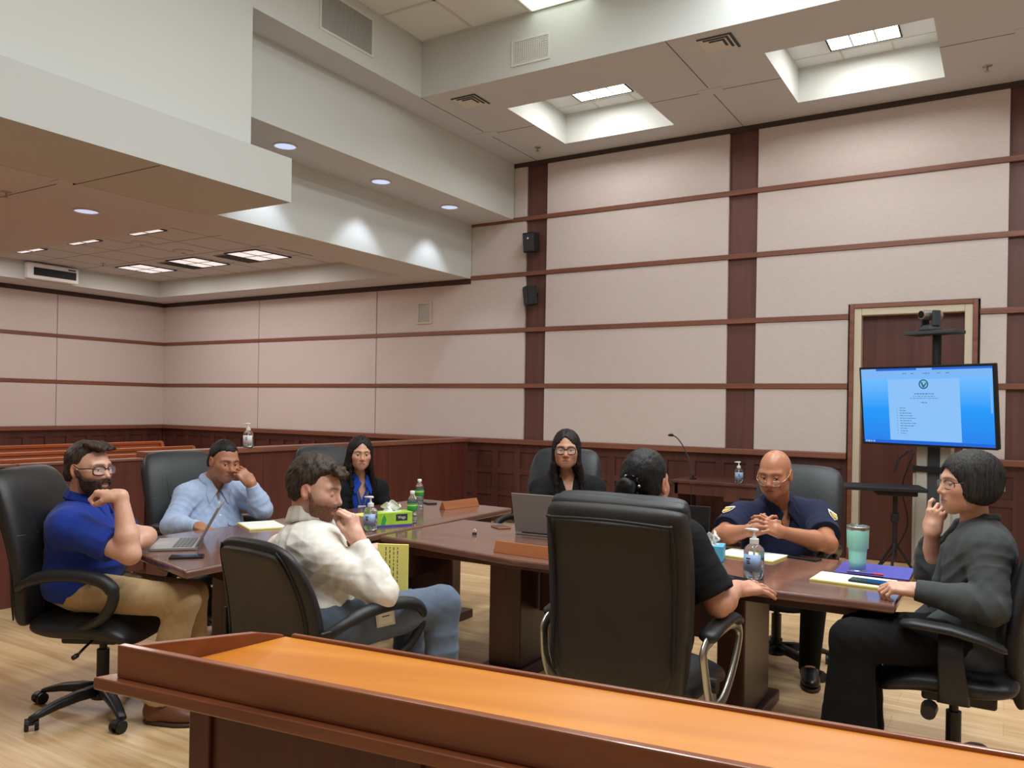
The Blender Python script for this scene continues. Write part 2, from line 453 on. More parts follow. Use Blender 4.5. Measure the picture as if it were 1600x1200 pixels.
    boxo('tray_ceiling', tray[0]-t, tray[1]+t, tray[2]-t, tray[3]+t, zt, zt+.05, M['ceil'], cl)
    bm = bmesh.new()
    for k in range(1, 8): box(bm, tray[0]+k*.627-.004, tray[0]+k*.627+.004, tray[2], tray[3], zt-.002, zt+.01)
    for k in range(1, 5): box(bm, tray[0], tray[1], tray[2]+k*.652-.004, tray[2]+k*.652+.004, zt-.002, zt+.01)
    obj('tray_grid', bm, M['rail'], cl)
    bm = bmesh.new()
    for x0, x1, y0, y1 in ((-6.05, -5.0, 3.47, 3.476), (-7.4, -6.2, 3.47, 3.476)): box(bm, x0, x1, y0, y1, 3.093 if x0 > -6.1 else ZG-.002, ZG+.01)
    for y0, y1 in ((1.0, 3.36), (3.6, 4.6)): box(bm, -6.128, -6.122, y0, y1, ZG-.002, ZG+.01)
    obj('control_joint', bm, M['seam'], cl)
    boxo('joint_cover', -6.25, -6.0, 3.40, 3.56, ZG-.008, ZG+.01, M['ceil'], cl, bevel=.003)
    boxo('roof', XL-.3, XR+.3, YF-.3, DB+.3, 5.25, 5.4, M['seam'], cl)

# ------------------------------------------------------------------ ceiling lights and fittings
def area(name, loc, sx, sy, power, color, rot=(0, 0, 0)):
    L = bpy.data.lights.new(name, 'AREA'); L.shape = 'RECTANGLE'; L.size = sx; L.size_y = sy; L.energy = power; L.color = color
    o = bpy.data.objects.new(name, L); COL.objects.link(o); o.location = loc; o.rotation_euler = rot
    return o

def troffer(x0, x1, y0, y1, z, label, group, ncell=3, tubes=3, lamp='lamp'):
    w, d = x1-x0, y1-y0
    t = thing('ceiling_light', label, 'ceiling light', ((x0+x1)/2, (y0+y1)/2, z), group=group)
    bm = bmesh.new()
    for a, b, c, e in ((-w/2, -w/2+.015, -d/2, d/2), (w/2-.015, w/2, -d/2, d/2), (-w/2+.015, w/2-.015, -d/2, -d/2+.015), (-w/2+.015, w/2-.015, d/2-.015, d/2)): box(bm, a, b, c, e, -.012, -.001)
    obj('frame', bm, M['vent_d'], t)
    boxo('lens', -w/2+.015, w/2-.015, -d/2+.015, d/2-.015, -.006, -.001, M[lamp], t)
    if ncell:
        bm = bmesh.new()
        for k in range(1, ncell): xk = -w/2+w*k/ncell; box(bm, xk-.008, xk+.008, -d/2+.015, d/2-.015, -.014, -.0065)
        for k in range(1, ncell): yk = -d/2+d*k/ncell; box(bm, -w/2+.015, w/2-.015, yk-.006, yk+.006, -.013, -.0066)
        obj('louvre', bm, M['silver'], t)
    return t

def build_lights():
    warm = (.97, .98, 1.0); cool = (.78, .87, 1.0)
    for i, (xa, xb) in enumerate(((-4.09, -3.46), (-1.475, -.86), (1.12, 1.74))):  # third light is unseen, added for the lighting
        nm = ['recessed light in the square ceiling recess left of the middle', 'recessed light in the ceiling recess above the door and screen', 'recessed light, unseen and added for its light, in the ceiling recess nearest the right wall'][i]
        troffer(xa, xb, 7.42, 8.03, 4.869, 'bright parabolic '+nm, 'lights in the square recesses')
        area('recess_lamp', ((xa+xb)/2, 7.72, 4.84), .56, .56, P['rec'], warm)
    # luminous panels in the coffer: six groups of bright tiles
    k = 0
    for j, y in enumerate((5.44, 4.2, 2.96, 1.72, .48)):
        for x in (-3.45, -1.55, .35):
            if j == 0 and x > -3: pass
            t = thing('light_panel', 'bright square light panel set in the coffer ceiling tiles' if not (j == 0 and x < -3) else 'bright light panel at the coffer edge above the square wall grille', 'ceiling light', (x, y+.62, ZT-.006), group='light panels in the coffer')
            boxo('lens', -.3, .3, -.3, .3, 0, .005, M['coffer_l'], t)
            area('coffer_lamp', (x, y+.62, ZT-.03), .6, .6, P['cof']*(.12 if x < -3 else 1.25)*(.25 if j == 0 else 1.0), (.90, .96, 1.0))
    for y, lab in ((5.228, 'nearest the bulkhead'), (6.558, 'in the middle of the row of three'), (7.791, 'nearest the back wall')):
        downlight((-5.69, y, ZM), 'round cool white downlight '+lab+', under the stepped soffit')
        spot((-5.69, y, ZM-.03), P['spot'], cool)
    downlight((-6.93, 4.1, ZG), 'round cool white downlight in the low gallery ceiling')
    spot((-6.93, 4.1, ZG-.03), P['spot']*.5, cool)
    k = 0
    for x, lab in ((-10.72, 'nearest the corner'), (-9.56, 'in the middle of three'), (-8.36, 'nearest the bulkhead')):
        troffer(x-.3, x+.3, 6.95, 7.55, 3.389, 'square gallery ceiling light '+lab+', by the back wall', 'square gallery lights', 2, 2, 'lamp_gal')
        area('gallery_lamp', (x, 7.25, 3.36), .55, .55, P['gal'], (1.0, .92, .90))
        xf = {-10.72: -10.81, -9.56: -9.61, -8.36: -8.38}[x]
        troffer(xf-.3, xf+.3, 5.12, 5.72, 3.389, 'front row gallery light '+lab+', half hidden by the soffit edge', 'front row gallery lights', 2, 2, 'lamp_gal')
        area('gallery_lamp', (xf, 5.42, 3.36), .55, .55, P['gal'], (1.0, .92, .90))
    area('gallery_lamp', (-7.6, 1.6, ZG-.03), 1.2, 1.2, P['gal']*5, (1.0, .92, .90))  # extra fill lamp with no fixture, added to brighten the near left side

def downlight(loc, label):
    t = thing('downlight', label, 'ceiling light', loc, group='round downlights')
    bm = bmesh.new(); lathe(bm, [(.098, -.001), (.112, -.001), (.112, -.008), (.098, -.010), (.098, -.001)], close=False); obj('trim_ring', bm, M['vent_w'], t, smooth=True)
    bm = bmesh.new(); lathe(bm, [(0, -.003), (.097, -.003), (.097, -.001), (0, -.001)], close=False); obj('lens', bm, M['downl'], t)

def spot(loc, power, color):
    L = bpy.data.lights.new('downlight_lamp', 'SPOT'); L.energy = power; L.color = color; L.spot_size = math.radians(88); L.spot_blend = .5; L.shadow_soft_size = .05
    o = bpy.data.objects.new('downlight_lamp', L); COL.objects.link(o); o.location = loc

def build_wall_plate():
    t = thing('wall_plate', 'grey metal wall plate on the dark panelling right of the door', 'wall plate', (-.07, DB-.013, .87))
    rbox('plate', (0, 0, 0), (.11, .012, .21), M['vent_g'], t, .003); rbox('cover', (0, -.008, .0), (.07, .006, .15), M['silver'], t, .002)

def build_ceiling_fittings():
    build_wall_plate()
    # grilles in the coffer sides
    def grille(name, loc, rot, w, h, nx, nz, label, fm, bm_mat):
        t = thing(name, label, 'vent', loc, rotz=rot)
        bm = bmesh.new(); f = .022
        for a, b, c, e in ((-w/2, w/2, -h/2, -h/2+f), (-w/2, w/2, h/2-f, h/2), (-w/2, -w/2+f, -h/2+f, h/2-f), (w/2-f, w/2, -h/2+f, h/2-f)): box(bm, a, b, -.012, 0, c, e)
        obj('frame', bm, M['vent_w'], t)
        boxo('backing', -w/2+f, w/2-f, -.003, 0, -h/2+f, h/2-f, M['vent_m' if fm == 'vent_g' else 'vent_d'], t)
        bm = bmesh.new()
        for k in range(nx): x = -w/2+f+(w-2*f)*(k+.5)/nx; box(bm, x-.0026, x+.0026, -.011, -.003, -h/2+f, h/2-f)
        for k in range(nz): z = -h/2+f+(h-2*f)*(k+.5)/nz; box(bm, -w/2+f, w/2-f, -.010, -.0035, z-.0026, z+.0026)
        obj('grid', bm, M[fm], t)
    grille('return_grille', (-5.029, 5.31, 4.83), PI/2, .68, .36, 44, 0, 'grey louvred return grille on the left side of the coffer', 'vent_g', None)
    grille('supply_grille', (-3.765, 6.374, 4.735), 0, .41, .245, 16, 11, 'white square-mesh air grille on the far side of the coffer', 'vent_w', None)
    for x, y, lab in ((-4.64, 6.68, 'beside the coffer corner'), (-2.10, 6.62, 'between the two square ceiling recesses')):
        t = thing('air_diffuser', 'square ceiling air diffuser with nested blades '+lab, 'vent', (x, y, ZC), group='square ceiling diffusers')
        bm = bmesh.new(); lathe(bm, [(.0, -.004), (.2, -.004), (.2, 0), (0, 0)], seg=4); bmesh.ops.rotate(bm, verts=bm.verts, matrix=Matrix.Rotation(PI/4, 3, 'Z')); obj('plate', bm, M['vent_w'], t)
        for r in (.145, .105, .065):
            bm = bmesh.new(); s = r
            extrude_poly(bm, [(-s, -s, -.008), (s, -s, -.008), (s, s, -.008), (s-.022, s, -.008), (s-.022, -s+.022, -.008), (-s, -s+.022, -.008)], (0, 0, .004))
            obj('blade', bm, M['vent_d'], t)
    for x, y, z, lab in ((-4.767, 8.259, ZC, 'in the soffit near the left pilaster'), (-.2, 8.206, ZC, 'in the soffit near the right-hand pilaster'), (-6.883, 3.41, ZG, 'in the low gallery ceiling beside the round downlight'), (-10.89, 6.7, 3.39, 'in the raised gallery ceiling near the corner')):
        t = thing('fire_sprinkler', 'small pendant fire sprinkler '+lab, 'sprinkler', (x, y, z+.003), group='fire sprinklers')
        bm = bmesh.new(); lathe(bm, [(0, 0), (.042, 0), (.038, -.008), (.012, -.012), (0, -.012)], seg=20); obj('escutcheon', bm, M['silver'], t, smooth=True)
        bm = bmesh.new(); cyl(bm, (0, 0, -.045), .008, .033, 10); lathe(bm, [(0, -.052), (.022, -.052), (.022, -.049), (0, -.049)], seg=14); obj('head', bm, M['silver'], t)
    for x, y, lab in ((-9.02, 6.04, 'nearer the strip lights'), (-9.02, 6.62, 'nearer the square lights')):
        t = thing('ceiling_dome', 'round tan ceiling fixture in the gallery tray, '+lab, 'ceiling fixture', (x, y, 3.39), group='round gallery ceiling fixtures')
        bm = bmesh.new(); lathe(bm, [(0, 0), (.13, 0), (.125, -.012), (.10, -.022), (.04, -.028), (0, -.028)], seg=28); obj('rim', bm, M['ceil'], t, smooth=True)
        bm = bmesh.new(); lathe(bm, [(0, -.028), (.03, -.028), (.02, -.034), (0, -.036)], seg=18); obj('cap', bm, M['vent_g'], t, smooth=True)
    for x, lab in ((-9.97, 'between the corner and middle square lights'), (-8.8, 'between the middle and right square lights'), (-7.6, 'right of the square gallery lights')):
        t = thing('slot_vent', 'flat brown air slot in the gallery tray '+lab, 'vent', (x, 7.3, 3.388), group='gallery air slots')
        boxo('plate', -.14, .14, -.3, .3, -.006, 0, M['vent_g'], t)
        bm = bmesh.new()
        for k in range(8): box(bm, -.12+k*.032, -.105+k*.032, -.28, .28, -.009, -.0065)
        obj('slat', bm, M['vent_d'], t)
    # box with a dark grille high on the gallery's left side
    t = thing('fan_coil_unit', 'white box unit with a long dark grille high in the gallery corner', 'air conditioner', (-11.69, 6.4, 3.135))
    rbox('case', (.05, 0, .12), (.10, .72, .22), M['white'], t, .012)
    rbox('grille', (.102, .02, .115), (.012, .60, .11), M['black'], t, .003)
    rbox('display', (.102, .26, .195), (.006, .11, .02), M['vent_d'], t, .002)
    bm = bmesh.new(); cyl(bm, (.05, 0, .23), .012, .02, 10); obj('bracket', bm, M['vent_g'], t)
    # speakers
    t = thing('flush_speaker', 'cream flush speaker panel high on the left of the back wall', 'speaker', (-6.75, DB-.046, 2.715))
    bm = bmesh.new(); w, h = .24, .295
    for a, b, c, e in ((-w/2, w/2, -h/2, -h/2+.025), (-w/2, w/2, h/2-.025, h/2), (-w/2, -w/2+.025, -h/2+.025, h/2-.025), (w/2-.025, w/2, -h/2+.025, h/2-.025)): box(bm, a, b, -.018, 0, c, e)
    obj('frame', bm, M['dframe'], t, bevel=.003); boxo('grille', -w/2+.025, w/2-.025, -.010, 0, -h/2+.025, h/2-.025, M['vent_g'], t)
    for z, yaw, lab in ((3.50, .1, 'upper black wall speaker on the left pilaster'), (2.845, .75, 'lower black wall speaker turned aside on the left pilaster')):
        t = thing('wall_speaker', lab, 'speaker', (-5.03, DB-.012, z), group='black speakers on the pilaster')
        rbox('bracket', (0, -.03, 0), (.05, .06, .08), M['black'], t, .005)
        rbox('cabinet', (-.02, -.12, 0), (.17, .13, .24), M['black'], t, .012, rot=Matrix.Rotation(-yaw, 4, 'Z') @ Matrix.Rotation(.12, 4, 'X'))
        rbox('grille', (-.02-.066*math.sin(yaw), -.12-.066*math.cos(yaw), -.01), (.15, .012, .21), M['vent_d'], t, .006, rot=Matrix.Rotation(-yaw, 4, 'Z') @ Matrix.Rotation(.12, 4, 'X'))
        if z > 3: rbox('logo', (-.025, -.198, .04), (.02, .004, .02), M['white'], t, .001)

P = dict(rec=13, cof=33, spot=32, gal=15)
# ------------------------------------------------------------------ office chairs
def V3(*a): return Vector(a)

def chair_base(t, m=None, r=.33, leg0=0.0, col_top=.40):
    m = m or M['plastic']
    bm = bmesh.new(); cyl(bm, (0, 0, .06), .035, .09, 20); cyl(bm, (0, 0, .15), .028, .14, 20); cyl(bm, (0, 0, .29), .017, col_top-.29, 16); obj('gas_column', bm, m, t, smooth=False)
    bm = bmesh.new(); lathe(bm, [(0, .055), (.05, .058), (.055, .085), (.045, .12), (0, .125)], seg=24); obj('hub', bm, m, t, smooth=True)
    for k in range(5):
        a = leg0+2*PI*k/5; d = V3(math.sin(a), math.cos(a), 0); n = V3(d.y, -d.x, 0)
        bm = bmesh.new(); rings = []
        for s, z, w, h in ((.03, .098, .032, .026), (.12, .098, .028, .024), (.22, .086, .024, .02), (.29, .070, .021, .015), (r+.005, .058, .018, .010)):
            rings.append(sering(d*s+V3(0, 0, z), n, V3(0, 0, 1), w, h, 3.2, 16))
        loft(bm, rings); leg = obj('base_leg', bm, m, t, smooth=True)
        c = d*r; b2 = a+.9*k; e = V3(math.cos(b2), math.sin(b2), 0); f = V3(-e.y, e.x, 0)
        bm = bmesh.new()
        for s in (-1, 1):
            ring0 = [c+f*(.022)+e*(s*.012)+f*(.027*math.cos(q))+V3(0, 0, .028+.027*math.sin(q)) for q in [2*PI*i/18 for i in range(18)]]
            ring1 = [p+e*(s*.016) for p in ring0]; loft(bm, [ring0, ring1])
        cyl(bm, (c.x, c.y, .045), .008, .02, 10)
        rings = [[c+f*(.022)+e*u+f*(rr*math.cos(q))+V3(0, 0, .030+rr*math.sin(q)) for q in [PI*i/12 for i in range(13)]] for u, rr in ((-.011, .029), (.011, .029))]
        loft(bm, rings)
        obj('caster', bm, m, leg, smooth=False)

def pad_back(t, spine, m, name='backrest', n=3.0, seg=36):
    """spine: list of (y, z, halfwidth, halfthickness)"""
    bm = bmesh.new(); rings = []
    P_ = [V3(0, y, z) for y, z, w, h in spine]
    for i, (y, z, w, h) in enumerate(spine):
        tg = (P_[min(i+1, len(P_)-1)]-P_[max(i-1, 0)]).normalized(); ay = V3(1, 0, 0).cross(tg)
        rings.append(sering(P_[i], V3(1, 0, 0), -ay, w, h, n, seg))
    loft(bm, rings)
    o = obj(name, bm, m, t, smooth=True)
    md = o.modifiers.new('sub', 'SUBSURF'); md.levels = 1; md.render_levels = 2
    return o

def seam(t, pts, m='stitch', r=.0028, name='piping'):
    bm = bmesh.new(); tube(bm, smooth_path(pts, 5), r, 6); return obj(name, bm, M[m], t, smooth=True)

def seat_pad(t, m, w=.255, y0=-.24, y1=.26, z=.49, th=.055, waterfall=.05):
    bm = bmesh.new(); rings = []
    N = 9
    for i in range(N):
        u = i/(N-1); y = y0+(y1-y0)*u
        drop = waterfall*max(0, (u-.6)/.4)**2; up = .02*max(0, (.25-u)/.25)
        sh = .55 if i in (0, N-1) else (.9 if i in (1, N-2) else 1.0)
        rings.append(sering(V3(0, y, z-th-drop+up), V3(1, 0, 0), V3(0, 0, 1), w*(.93 if i in (0, N-1) else 1), th*sh, 2.8, 32, lambda q, yy: .012*(1-q*q) if yy > 0 else 0))
    loft(bm, rings); o = obj('seat', bm, m, t, smooth=True)
    md = o.modifiers.new('sub', 'SUBSURF'); md.levels = 1; md.render_levels = 2
    return o

def mechanism(t, z=.36):
    rbox('mechanism', (0, -.02, z), (.20, .26, .05), M['plastic'], t, .012)
    bm = bmesh.new(); tube(bm, [(.08, .0, z), (.2, .02, z-.01), (.27, .03, z-.02)], .006, 8); tube(bm, [(.27, .03, z-.02), (.30, .03, z-.022)], .011, 8); obj('lever', bm, M['plastic'], t, smooth=True)

def loop_arm(t, side, m, top=.70, x=.285, y0=-.25, y1=.20, rad=.021, flat=.72):
    s = side
    pts = [(s*(x-.03), y0, top-.07), (s*x, y0+.06, top-.035), (s*(x+.015), y0+.16, top-.004), (s*(x+.015), (y0+y1)/2+.07, top), (s*(x+.015), y1-.05, top-.02), (s*(x+.012), y1, top-.065), (s*(x+.005), y1-.005, top-.12), (s*(x-.012), y1-.05, top-.185), (s*(x-.035), y1-.12, top-.23), (s*(x-.06), y1-.19, top-.255)]
    sp = smooth_path(pts, 5); n = len(sp)
    bm = bmesh.new(); tube(bm, sp, [rad*(1.15 if .15 < i/n < .55 else .95) for i in range(n)], 12, flat=1.3)
    return obj('armrest', bm, m, t, smooth=True)

def exec_chair(label, loc, rotz, leather='leather', zt=1.12, w=.26, lean=.10, leg0=.2, group='office chairs around the tables', seat_z=.49, arm_top=.70):
    t = thing('office_chair', label, 'chair', loc, rotz, group)
    L = M[leather]
    chair_base(t, leg0=leg0); mechanism(t)
    seat_pad(t, L, w=.26, z=seat_z)
    h = zt-.44
    sp = []
    for u, dy, ww, th in ((0, .015, .80, .03), (.03, .0, .9, .045), (.12, -.004, .97, .055), (.28, .012, 1.0, .06), (.45, .010, 1.02, .055), (.62, -.01, 1.02, .055), (.78, -.03, 1.0, .06), (.90, -.055, .96, .06), (.965, -.075, .88, .05), (.995, -.09, .72, .03), (1.0, -.095, .5, .012)):
        sp.append((-.255-lean*u*u+dy*.8, .44+h*u, w*ww, th))
    b = pad_back(t, sp, L)
    def on(u, x, front=1):
        import bisect
        us = [0, .03, .12, .28, .45, .62, .78, .90, .965, .995, 1.0]
        i = min(max(bisect.bisect(us, u)-1, 0), len(us)-2); f = (u-us[i])/(us[i+1]-us[i]); A, B = sp[i], sp[i+1]
        y, z, ww, th = [A[k]+(B[k]-A[k])*f for k in range(4)]
        q = min(abs(x)/ww, .999)
        return (x, y+front*th*(1-q**3.0)**(1/3.0)*.985, z)
    us = (.10, .25, .42, .58, .74, .86, .94)
    for s in (-1, 1):
        seam(b, [on(u, s*w*.52) for u in us]+[on(.985, s*w*.5)], 'black', .0035)
        seam(b, [(s*w*(.985 if .1 < u < .8 else .95), sp[min(range(11), key=lambda i: abs([0, .03, .12, .28, .45, .62, .78, .90, .965, .995, 1.0][i]-u))][0]-.02, .44+h*u) for u in (.06, .2, .4, .6, .75, .88)], 'black', .004)
        seam(b, [on(.60, s*w*x_) for x_ in (.55, .7, .85, .95)], 'stitch', .002)
    seam(b, [on(.60, x_*w) for x_ in (-.5, -.25, 0, .25, .5)], 'black', .003)
    for s in (-1, 1): loop_arm(t, s, M['plastic'], top=arm_top)
    return t

def midback_chair(label, loc, rotz):
    t = thing('office_chair', label, 'chair', loc, rotz, 'office chairs around the tables')
    L = M['leather']; chair_base(t, leg0=.5); mechanism(t); seat_pad(t, L, w=.26, z=.49)
    zt = .985; h = zt-.42; w = .275; sp = []
    for u, dy, ww, th in ((0, .02, .78, .02), (.05, .0, .88, .035), (.2, -.012, .98, .042), (.4, .0, 1.02, .042), (.6, -.008, 1.0, .042), (.76, -.028, .93, .04), (.88, -.05, .83, .036), (.95, -.066, .70, .030), (.985, -.075, .5, .02), (1.0, -.08, .25, .008)):
        sp.append((-.24-.06*u+dy, .42+h*u, w*ww, th))
    b = pad_back(t, sp, L, n=2.6)
    # matte rear shell inset behind the cushion roll
    sh = [(y-.030, z, ww*.80, .018) for (y, z, ww, th) in sp[1:-2]]
    pad_back(t, sh, M['leather_b'], 'rear_shell', n=2.8)
    for s in (-1, 1):
        seam(b, [(s*ww*.83, y-th*.75, z) for (y, z, ww, th) in sp[1:-2]], 'black', .004)
        loop_arm(t, s, M['plastic'], top=.728, x=.30, rad=.0175)
    for s in (-1, 1): rbox('arm_plate', (s*.285, -.262, .60), (.016, .05, .16), M['plastic'], t, .006)
    return t

def grand_chair(label, loc, rotz):
    t = thing('office_chair', label, 'chair', loc, rotz, 'office chairs around the tables')
    L = M['leather_g']; B = M['leather_b']; chair_base(t, leg0=.1); mechanism(t); seat_pad(t, L, w=.27, z=.52, th=.065)
    w = .275
    sp = [(-.225, .44, w*.80, .035), (-.232, .46, w*.90, .055), (-.245, .56, w*.97, .062), (-.235, .70, w*1.0, .066), (-.24, .84, w*1.02, .062), (-.262, .98, w*1.02, .060), (-.285, 1.07, w*1.0, .055), (-.297, 1.115, w*.97, .045), (-.303, 1.135, w*.90, .022)]
    b = pad_back(t, sp, B, n=4.2)
    # raised rear panel with a piped edge
    rp = [(y-.035, z, ww*.86, .034) for (y, z, ww, th) in sp[1:-1]]; rp[-1] = (rp[-1][0]+.004, 1.085, w*.84, .03)
    pad_back(t, rp, B, 'rear_panel', n=5.0)
    y1 = [r[0]-.034 for r in rp]
    seam(b, [(-.84*w, y1[0], .5)]+[(-w*.85, y, z) for (y, (q, z, ww, th)) in zip(y1[1:-1], rp[1:-1])]+[(-w*.80, y1[-1], 1.075), (0, y1[-1]-.004, 1.082), (w*.80, y1[-1], 1.075)]+[(w*.85, y, z) for (y, (q, z, ww, th)) in list(zip(y1[1:-1], rp[1:-1]))[::-1]], 'black', .006)
    # top pillow that stands above the shell
    hp = [(-.215, 1.00, w*.82, .03), (-.222, 1.03, w*.92, .045), (-.235, 1.10, w*.95, .05), (-.248, 1.145, w*.93, .04), (-.256, 1.165, w*.88, .02)]
    pad_back(t, hp, L, 'head_cushion', n=4.5)
    tr = [(-.255, 1.09, w*.93, .04), (-.272, 1.12, w*.97, .045), (-.283, 1.142, w*.95, .032), (-.289, 1.152, w*.88, .014)]
    pad_back(t, tr, L, 'top_roll', n=4.0)
    for s in (-1, 1):
        x = .315
        pts = [(s*x, -.235, .63), (s*(x+.006), -.21, .52), (s*(x+.006), -.165, .435), (s*x, -.10, .395), (s*x, .0, .40), (s*x, .10, .455), (s*(x+.006), .175, .56), (s*(x+.006), .185, .625), (s*x, .12, .665), (s*x, .0, .672), (s*x, -.12, .665), (s*x, -.20, .655)]
        bm = bmesh.new(); sp2 = smooth_path(pts+[pts[0]], 5)[:-1]
        tube(bm, sp2, .026, 12, closed=True, flat=.42, up=(s, 0, 0)); a = obj('armrest', bm, M['silver'], t, smooth=True)
        bm = bmesh.new(); tube(bm, smooth_path([(s*x, -.20, .672), (s*x, -.08, .693), (s*x, .08, .692), (s*x, .17, .662)], 6), [.02]+[.036]*16+[.034, .02], 14, flat=.62, up=(0, 0, 1)); o = obj('arm_pad', bm, M['leather'], a, smooth=True)
        bm = bmesh.new(); cyl(bm, (s*(x-.03), -.06, .47), .028, .03, 18, axis='x'); obj('arm_bolt', bm, M['plastic'], a)
    return t

def task_chair(label, loc, rotz):
    t = thing('office_chair', label, 'chair', loc, rotz, 'office chairs around the tables')
    chair_base(t, leg0=.62, r=.32, col_top=.38); mechanism(t, .37)
    bm = bmesh.new(); cyl(bm, (-.30, .07, .36), .026, .07, 14, axis='x', r2=.03); obj('tension_knob', bm, M['plastic'], t)
    seat_pad(t, M['leather'], w=.255, y0=-.23, y1=.27, z=.50, th=.05)
    w = .235; sp = []
    for y, z, ww, th in ((-.255, .36, .35, .012), (-.25, .38, .5, .022), (-.232, .46, .62, .03), (-.222, .56, .85, .03), (-.225, .68, .98, .028), (-.25, .82, 1.0, .026), (-.285, .95, .93, .024), (-.31, 1.02, .8, .018), (-.318, 1.04, .6, .008)): sp.append((y+.025, z, w*ww, th))
    pad_back(t, sp, M['mesh'], n=2.8)
    rbox('back_bar', (0, -.20, .40), (.09, .10, .03), M['plastic'], t, .01)
    for s in (-1, 1):
        bm = bmesh.new(); loft(bm, [sering(V3(s*(.27+dx), .0+dy, z), V3(0, 1, 0), V3(1, 0, 0), a, b_, 3.5, 20) for dx, dy, z, a, b_ in ((-.05, -.01, .385, .055, .012), (.0, -.01, .40, .055, .014), (.012, -.01, .46, .05, .014), (.012, 0, .56, .044, .013), (.012, .0, .655, .042, .013))])
        u = obj('arm_upright', bm, M['plastic'], t, smooth=True)
        bm = bmesh.new(); loft(bm, [sering(V3(s*.282, y, z), V3(1, 0, 0), V3(0, 0, 1), a, b_, 2.6, 20) for y, z, a, b_ in ((.175, .676, .012, .006), (.165, .678, .03, .014), (.12, .681, .042, .018), (.0, .676, .045, .018), (-.10, .655, .042, .017), (-.165, .632, .032, .014), (-.18, .625, .014, .007))])
        obj('arm_pad', bm, M['plastic'], u, smooth=True)
    return t

def heading(dx, dy): return math.atan2(-dx, dy)

CH = dict(p1=((-3.67, 2.29), heading(.87, .49)), p4=((-2.28, 2.37), heading(.10, .995)), p6=((-1.205, 2.98), heading(.0, 1.0)), p8=((-.17, 3.70), heading(-1, .0)),
          p2=((-4.33, 3.40), heading(1, -.12)), p3=((-4.36, 4.68), heading(1, -.35)), p5=((-2.66, 4.80), heading(.12, -1)), p7=((-1.14, 4.86), heading(-.12, -1)))

def build_chairs():
    def at(k): (x, y), a = CH[k]; return (x, y, 0), a
    exec_chair('high-back black leather chair of the man in the royal blue polo', *at('p1'), 'leather', zt=1.14, w=.265, leg0=math.radians(180)-CH['p1'][1]*-1)
    exec_chair('high-back black leather chair under the man in the light blue shirt', *at('p2'), 'leather_g', zt=1.13, w=.26)
    exec_chair('black leather chair behind the long-haired woman in the blue collar', *at('p3'), 'leather_g', zt=1.12, w=.26)
    exec_chair('high-back black leather chair of the woman in glasses behind the silver laptop', *at('p5'), 'leather_g', zt=1.17, w=.265)
    exec_chair('high-back black leather chair of the bald officer', *at('p7'), 'leather_g', zt=1.13, w=.265)
    midback_chair('mid-back black chair of the man in the white shirt, seen from behind', *at('p4'))
    grand_chair('big padded black chair with silver arm loops, its back to the camera', *at('p6'))
    task_chair('black task chair with height-adjustable arms under the woman in grey', *at('p8'))

# ------------------------------------------------------------------ tables, lectern, bar, pews, stand
def slab(name, pts, z0, z1, m, parent, bev=.012):
    bm = bmesh.new(); prism(bm, pts, z0, z1); return obj(name, bm, m, parent, bevel=bev, seg=4)

def ped_leg(t, x, y, along, w, h, foot=.62):
    """slab pedestal with a long foot; along: 'x' or 'y' is the direction of the foot"""
    bm = bmesh.new(); d = .10
    if along == 'y': box(bm, x-w/2, x+w/2, y-.22, y+.22, .06, h)
    else: box(bm, x-.22, x+.22, y-w/2, y+w/2, .06, h)
    l = obj('leg', bm, M['tleg'], t, bevel=.006)
    bm = bmesh.new()
    if along == 'y': box(bm, x-w/2-.03, x+w/2+.03, y-foot/2, y+foot/2, 0.0, .06)
    else: box(bm, x-foot/2, x+foot/2, y-w/2-.03, y+w/2+.03, 0.0, .06)
    obj('foot', bm, M['tleg'], l, bevel=.008)

